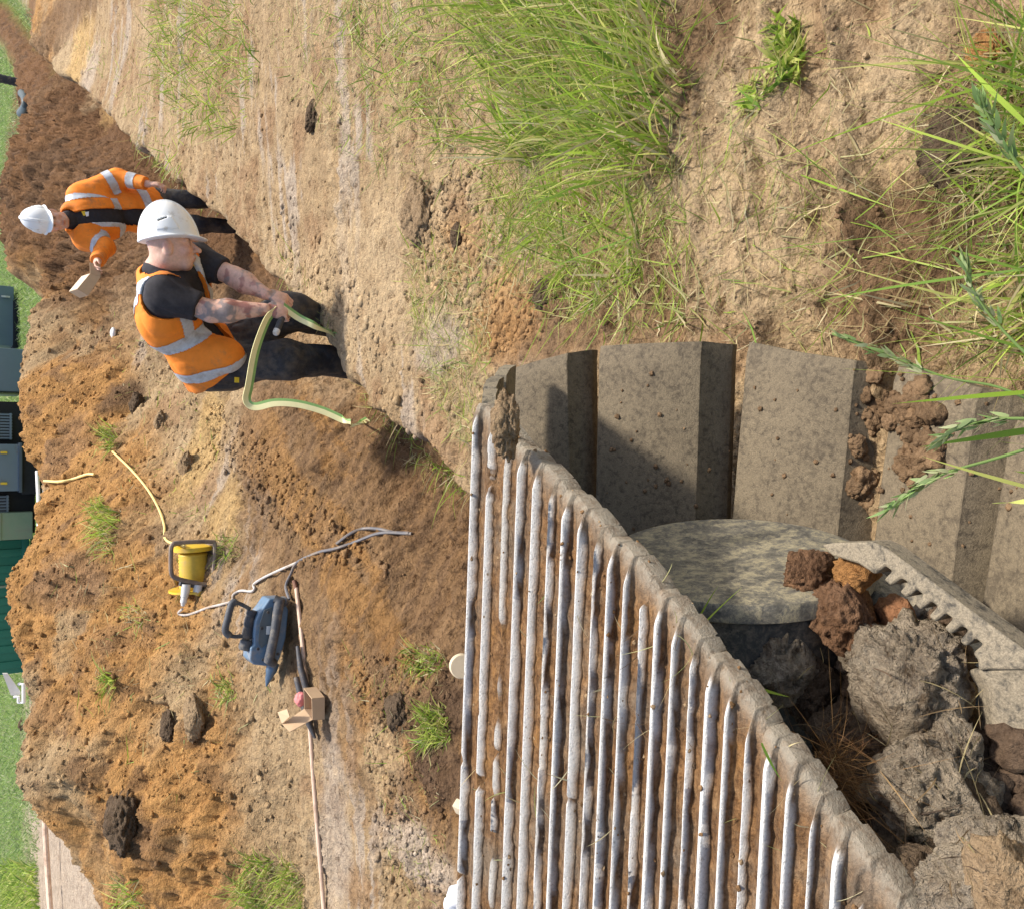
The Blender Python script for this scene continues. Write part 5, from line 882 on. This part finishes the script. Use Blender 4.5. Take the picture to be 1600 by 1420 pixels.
tuft('light green tuft near the top of the heap', [([(160, 770), (190, 800), (186, 880), (165, 860), (150, 800)], 1)], 240, (.12, .34), (.006, .011), .45, 1.1, (0, 0, 0), sag=.6)
tuft('small tuft on the left ground behind the round cap', [([(640, 1010), (690, 1010), (690, 1050), (650, 1050)], 1)], 170, (.06, .2), (.004, .008), .4, 1.0)
tuft('green tuft by the dark hollow left of the trench', [([(660, 1100), (700, 1105), (705, 1160), (660, 1165)], 1)], 260, (.07, .2), (.004, .008), .3, 1.0)
tuft('grey green tuft on the brown clod above the box', [([(325, 1060), (370, 1065), (375, 1095), (340, 1095)], 1)], 130, (.08, .2), (.005, .009), .5, .5, flat=.5)
tuft('thin tuft beside the dark clod on the ledge', [([(160, 670), (185, 665), (195, 690), (175, 705)], 1)], 110, (.10, .3), (.006, .010), .4, .9)
tuft('sparse tuft on the ledge beside the cable reel', [([(335, 840), (375, 830), (380, 870), (345, 885)], 1)], 110, (.05, .16), (.004, .008), .5, .8)
tuft('small green sprout halfway up the left heap', [([(160, 1050), (185, 1050), (185, 1075), (165, 1075)], 1)], 60, (.06, .2), (.006, .012), .1, .7)
tuft('pale sprout lying on the heap above the breaker', [([(205, 945), (235, 950), (235, 975), (210, 975)], 1)], 70, (.08, .2), (.005, .009), .7, .4, flat=.6)
tuft('small tuft at the heap foot left of the dark slab', [([(180, 1370), (230, 1370), (235, 1420), (190, 1420)], 1)], 140, (.08, .22), (.006, .010), .3, .8)
tuft('soft green grass on the mud beyond the left end of the heap', [([(10, 1345), (60, 1350), (66, 1440), (10, 1440)], 1)], 1500, (.2, .5), (.02, .04), .1, 1.1)
tuft('short weeds on the bare ground of the near right', [([(1205, 35), (1250, 30), (1255, 130), (1215, 130)], 1)], 260, (.02, .07), (.005, .010), .1, .7)
tuft('grey green weed rosette on the bare near ground', [([(1160, 130), (1200, 130), (1200, 175), (1165, 175)], 1)], 90, (.02, .06), (.004, .009), .3, .5)
tuft(None, [([(425, 385), (470, 400), (525, 500), (520, 540), (480, 480), (440, 430)], 1)], 190, (.08, .26), (.003, .006), .75, .3, (-.3, .1, 0), sag=1.2, flat=.4, name='grass_fringe', kind='stuff')
tuft(None, [([(205, 230), (260, 280), (330, 340), (300, 260), (240, 200)], 1)], 260, (.1, .3), (.006, .010), .6, .5, (-.3, 0, 0), flat=.4, name='grass_fringe', kind='stuff')
tuft('grass hanging over the trench edge where the strap ends', [([(555, 600), (600, 640), (640, 700), (610, 690), (570, 640)], 1)], 170, (.06, .22), (.003, .007), .5, .5, (-.2, -.1, 0))
# litter of cut straw, weeds
def litter(n, poly, L=(.05, .2), W=(.0025, .005), straw=.8): return tuft(None, [(poly, 1)], n, L, W, straw, .1, name='straw_litter', flat=1.0, kind='stuff', seg=4)
litter(1700, [(640, 380), (760, 420), (770, 560), (740, 720), (690, 640), (640, 500)]); litter(2200, [(760, 260), (1080, 260), (1100, 520), (880, 500), (760, 400)], (.05, .22), straw=.6); litter(240, [(1080, 0), (1480, 0), (1480, 240), (1090, 260)], (.03, .16), (.0015, .004)); litter(450, [(1090, 260), (1480, 240), (1500, 540), (1130, 540)], (.05, .24), (.0015, .0045))
litter(1500, [(800, -20), (1070, -20), (1080, 290), (800, 290)], (.06, .26), (.002, .005), .6); litter(500, [(1480, 60), (1600, 60), (1600, 560), (1480, 560)], (.04, .2), (.0015, .004), .7); litter(900, [(560, 0), (780, 0), (740, 280), (600, 300), (420, 100), (420, 0)], (.05, .2), (.003, .006), .7); litter(500, [(90, 60), (240, 60), (330, 260), (220, 220)], (.06, .2), (.005, .009), .7); litter(420, [(540, 1020), (715, 1020), (715, 1420), (620, 1420)], (.03, .14), (.0025, .005)); litter(260, [(100, 850), (330, 900), (440, 1080), (300, 1250), (100, 1150)], (.06, .24), (.004, .007)); litter(300, [(130, 460), (330, 600), (340, 830), (180, 800)], (.05, .2), (.004, .008), .7)
# straw caught on the ribs and in the machine
def stick(objs, n, rect, L, W, pal, name, up=.02):
    B, D = [], []
    for _ in range(n):
        h = on_surface(rng.uniform(rect[0], rect[2]), rng.uniform(rect[1], rect[3]), objs)
        if h: B.append(h[1] + h[2] * .004); t = rng.normal(size=3); t -= h[2] * t.dot(h[2]) * .9; D.append(t + h[2] * .12)
    B, D = np.array(B), np.array(D); m = len(B); v, f, c = blades(B, D, rng.uniform(*L, m), rng.uniform(*W, m), rng.normal(size=(m, 3)) * .25, pick(pal, m), 5); return tag(link_mesh(name, v, f, M_leaf, col=c), kind='stuff')
stick(ro, 150, (740, 900, 1320, 1420), (.015, .06), (.0012, .0026), gS, 'straw_litter'); stick(ro, 60, (960, 960, 1060, 1200), (.02, .06), (.001, .002), [V(.2, .12, .06)], 'root_litter')
cl_ = [o for o in bpy.data.objects if o.get('group') == 'clods caught in the track' or o.name == 'loose_soil']
bpy.context.view_layer.update(); stick(cl_, 130, (1180, 1000, 1560, 1400), (.02, .09), (.0008, .002), [V(.3, .2, .1), V(.45, .36, .18), V(.12, .08, .05)], 'root_litter')
rt = on_surface(1300, 1185, cl_); rt = atR(1300, 1180, 1.15)
n = 420; B = np.tile(rt + V(-.02, .0, .015), (n, 1)) + rng.normal(size=(n, 3)) * (.022, .012, .012); D = np.tile(V(.05, -.6, .2), (n, 1)) + rng.normal(size=(n, 3)) * .35; v, f, c = blades(B, D, rng.uniform(.03, .12, n), rng.uniform(.0006, .0013, n), rng.normal(size=(n, 3)) * .3, pick([V(.26, .14, .05), V(.36, .21, .09), V(.18, .09, .04)], n), 5)
tag(link_mesh('root_tuft', v, f, M_leaf, col=c), 'rusty brown tuft of fibrous roots hanging at the rib ends', 'root tuft')
tuftp = [((1078, 1000), (1125, 920), 1.18), ((1155, 1065), (1228, 1100), 1.12)]
# tall near grass with seed heads, close on the right
def near_grass(label, polyb, n, L, W, lean, straw=.12): return tuft(label, [(polyb, 1)], n, L, W, straw, 1.0, lean, sag=.9)
near_grass('dense green grass in the near right corner', [(1590, 60), (1760, 40), (1800, 330), (1640, 420), (1560, 250)], 420, (.12, .36), (.0025, .006), (.05, .15, 0), .4)
near_grass('green grass beside the ends of the nearest pads', [(1600, 380), (1760, 340), (1780, 560), (1660, 600), (1580, 520)], 280, (.12, .34), (.0025, .006), (-.05, .15, 0), .4)
M_seed = leaf_mat('seed_head')
def stem(pxs, r_, label, heads, leaves=()):
    P = spline([atR(*p) for p in pxs], 6); o = MB().tube(P, list(np.linspace(r_, r_ * .55, len(P))), 6); root = MB(); ob = link_mesh('meadow_grass', o.v, o.f, M_leaf, col=np.tile(V(.22, .32, .09), (len(o.v), 1))); tag(ob, label, 'grass stem')
    tip = P[int(len(P) * heads):]; B, D = [], []
    for i, p in enumerate(tip[:-1]):
        t = nrm(tip[min(i + 1, len(tip) - 1)] - p)
        for k in range(5): B.append(p + rng.normal(size=3) * .0015); D.append(t + rng.normal(size=3) * .27)
    B, D = np.array(B), np.array(D); m = len(B); v, f, c = blades(B, D, rng.uniform(.009, .016, m), rng.uniform(.0026, .004, m), rng.normal(size=(m, 3)) * .1, pick([V(.24, .36, .12), V(.34, .42, .18), V(.46, .48, .26)], m), 5); link_mesh('seed_head', v, f, M_seed, ob, col=c); return ob
stem([(1640, 690, .72), (1560, 715, .72), (1480, 738, .72), (1430, 762, .72), (1382, 800, .72)], .0014, 'lowest nodding seed head crossing the near pads', .45)
stem([(1640, 655, .70), (1560, 655, .70), (1500, 668, .70), (1462, 690, .70)], .0014, 'seed head in the middle crossing the near pads', .3)
stem([(1640, 640, .78), (1560, 605, .78), (1480, 590, .78), (1400, 560, .78), (1300, 522, .78)], .0013, 'upper seed head pointing over the third pad', .6)
stem([(1660, 330, .66), (1600, 270, .66), (1560, 210, .66), (1528, 150, .66)], .0014, 'dark seed head in the near right corner', .45)
stem([(1660, 600, .7), (1590, 540, .7), (1530, 470, .7), (1500, 400, .7)], .0013, 'slim seed head rising beside the third pad', .5)
def leafs(label, specs):
    B = np.array([atR(*a) for a, b, w in specs]); E_ = np.array([atR(*b) for a, b, w in specs]); D = E_ - B; L = np.linalg.norm(D, axis=1); up = V(0, .0, .18); v, f, c = blades(B, D / L[:, None] + up, L, np.array([w for a, b, w in specs]), np.tile(-up, (len(B), 1)), pick(gG, len(B)), 10); return tag(link_mesh('long_grass', v, f, M_leaf, col=c), label, 'grass tuft')
leafs('long single blades reaching across the near pads', [((1650, 598, .75), (1300, 575, .8), .006), ((1660, 665, .7), (1425, 700, .72), .009), ((1640, 610, .72), (1385, 632, .76), .004), ((1640, 770, .7), (1430, 710, .72), .006), ((1650, 780, .68), (1550, 786, .70), .005), ((1650, 700, .7), (1560, 690, .72), .007), ((1640, 745, .66), (1580, 735, .66), .006), ((1650, 560, .75), (1360, 470, .8), .004), ((1640, 500, .72), (1420, 455, .8), .005), ((1660, 440, .7), (1450, 380, .78), .006)])
leafs('long bent blades arching over the bare near ground', [((1640, 150, .7), (1210, 85, 1.0), .0026), ((1640, 130, .72), (1380, 90, .9), .0026), ((1600, 260, .75), (1380, 190, .9), .0026), ((1620, 350, .75), (1170, 400, 1.1), .0026), ((1610, 420, .75), (1290, 470, .95), .0025), ((1620, 210, .7), (1500, 90, .8), .004)])
leafs('two green blades stuck between the ribs and the wheel', [((1076, 1000, 1.15), (1118, 925, 1.2), .005), ((1076, 1000, 1.15), (1150, 928, 1.2), .003), ((1155, 1065, 1.1), (1225, 1085, 1.13), .005), ((1190, 1160, 1.0), (1222, 1220, 1.0), .004)])
# far field
n = 60000; Yf = rng.uniform(16.5, 40, n) ; Xf = rng.uniform(-.62, .62, n) * (Yf + .6); z = gz(Xf, Yf); ok = (bil(field, Xf / (Yf + .6), np.log(Yf + .6)) > .35 + .4 * rng.random(n)); Xf, Yf, z = Xf[ok], Yf[ok], z[ok]; m = len(Xf)
a = rng.random(m) * 6.283; v, f, c = blades(np.stack([Xf, Yf, z - .01], 1), np.stack([np.cos(a) * .5, np.sin(a) * .5, np.ones(m)], 1), rng.uniform(.06, .17, m), rng.uniform(.012, .03, m), np.stack([np.cos(a) * .4, np.sin(a) * .4, -rng.random(m) * .5], 1), pick([V(.20, .29, .09), V(.27, .36, .13), V(.33, .40, .17), V(.40, .40, .22)], m) * (.8 + .5 * fbm(Xf * .7, Yf * .7, 3))[:, None], 3)
tag(link_mesh('grass', v, f, M_leaf, col=c), kind='stuff')
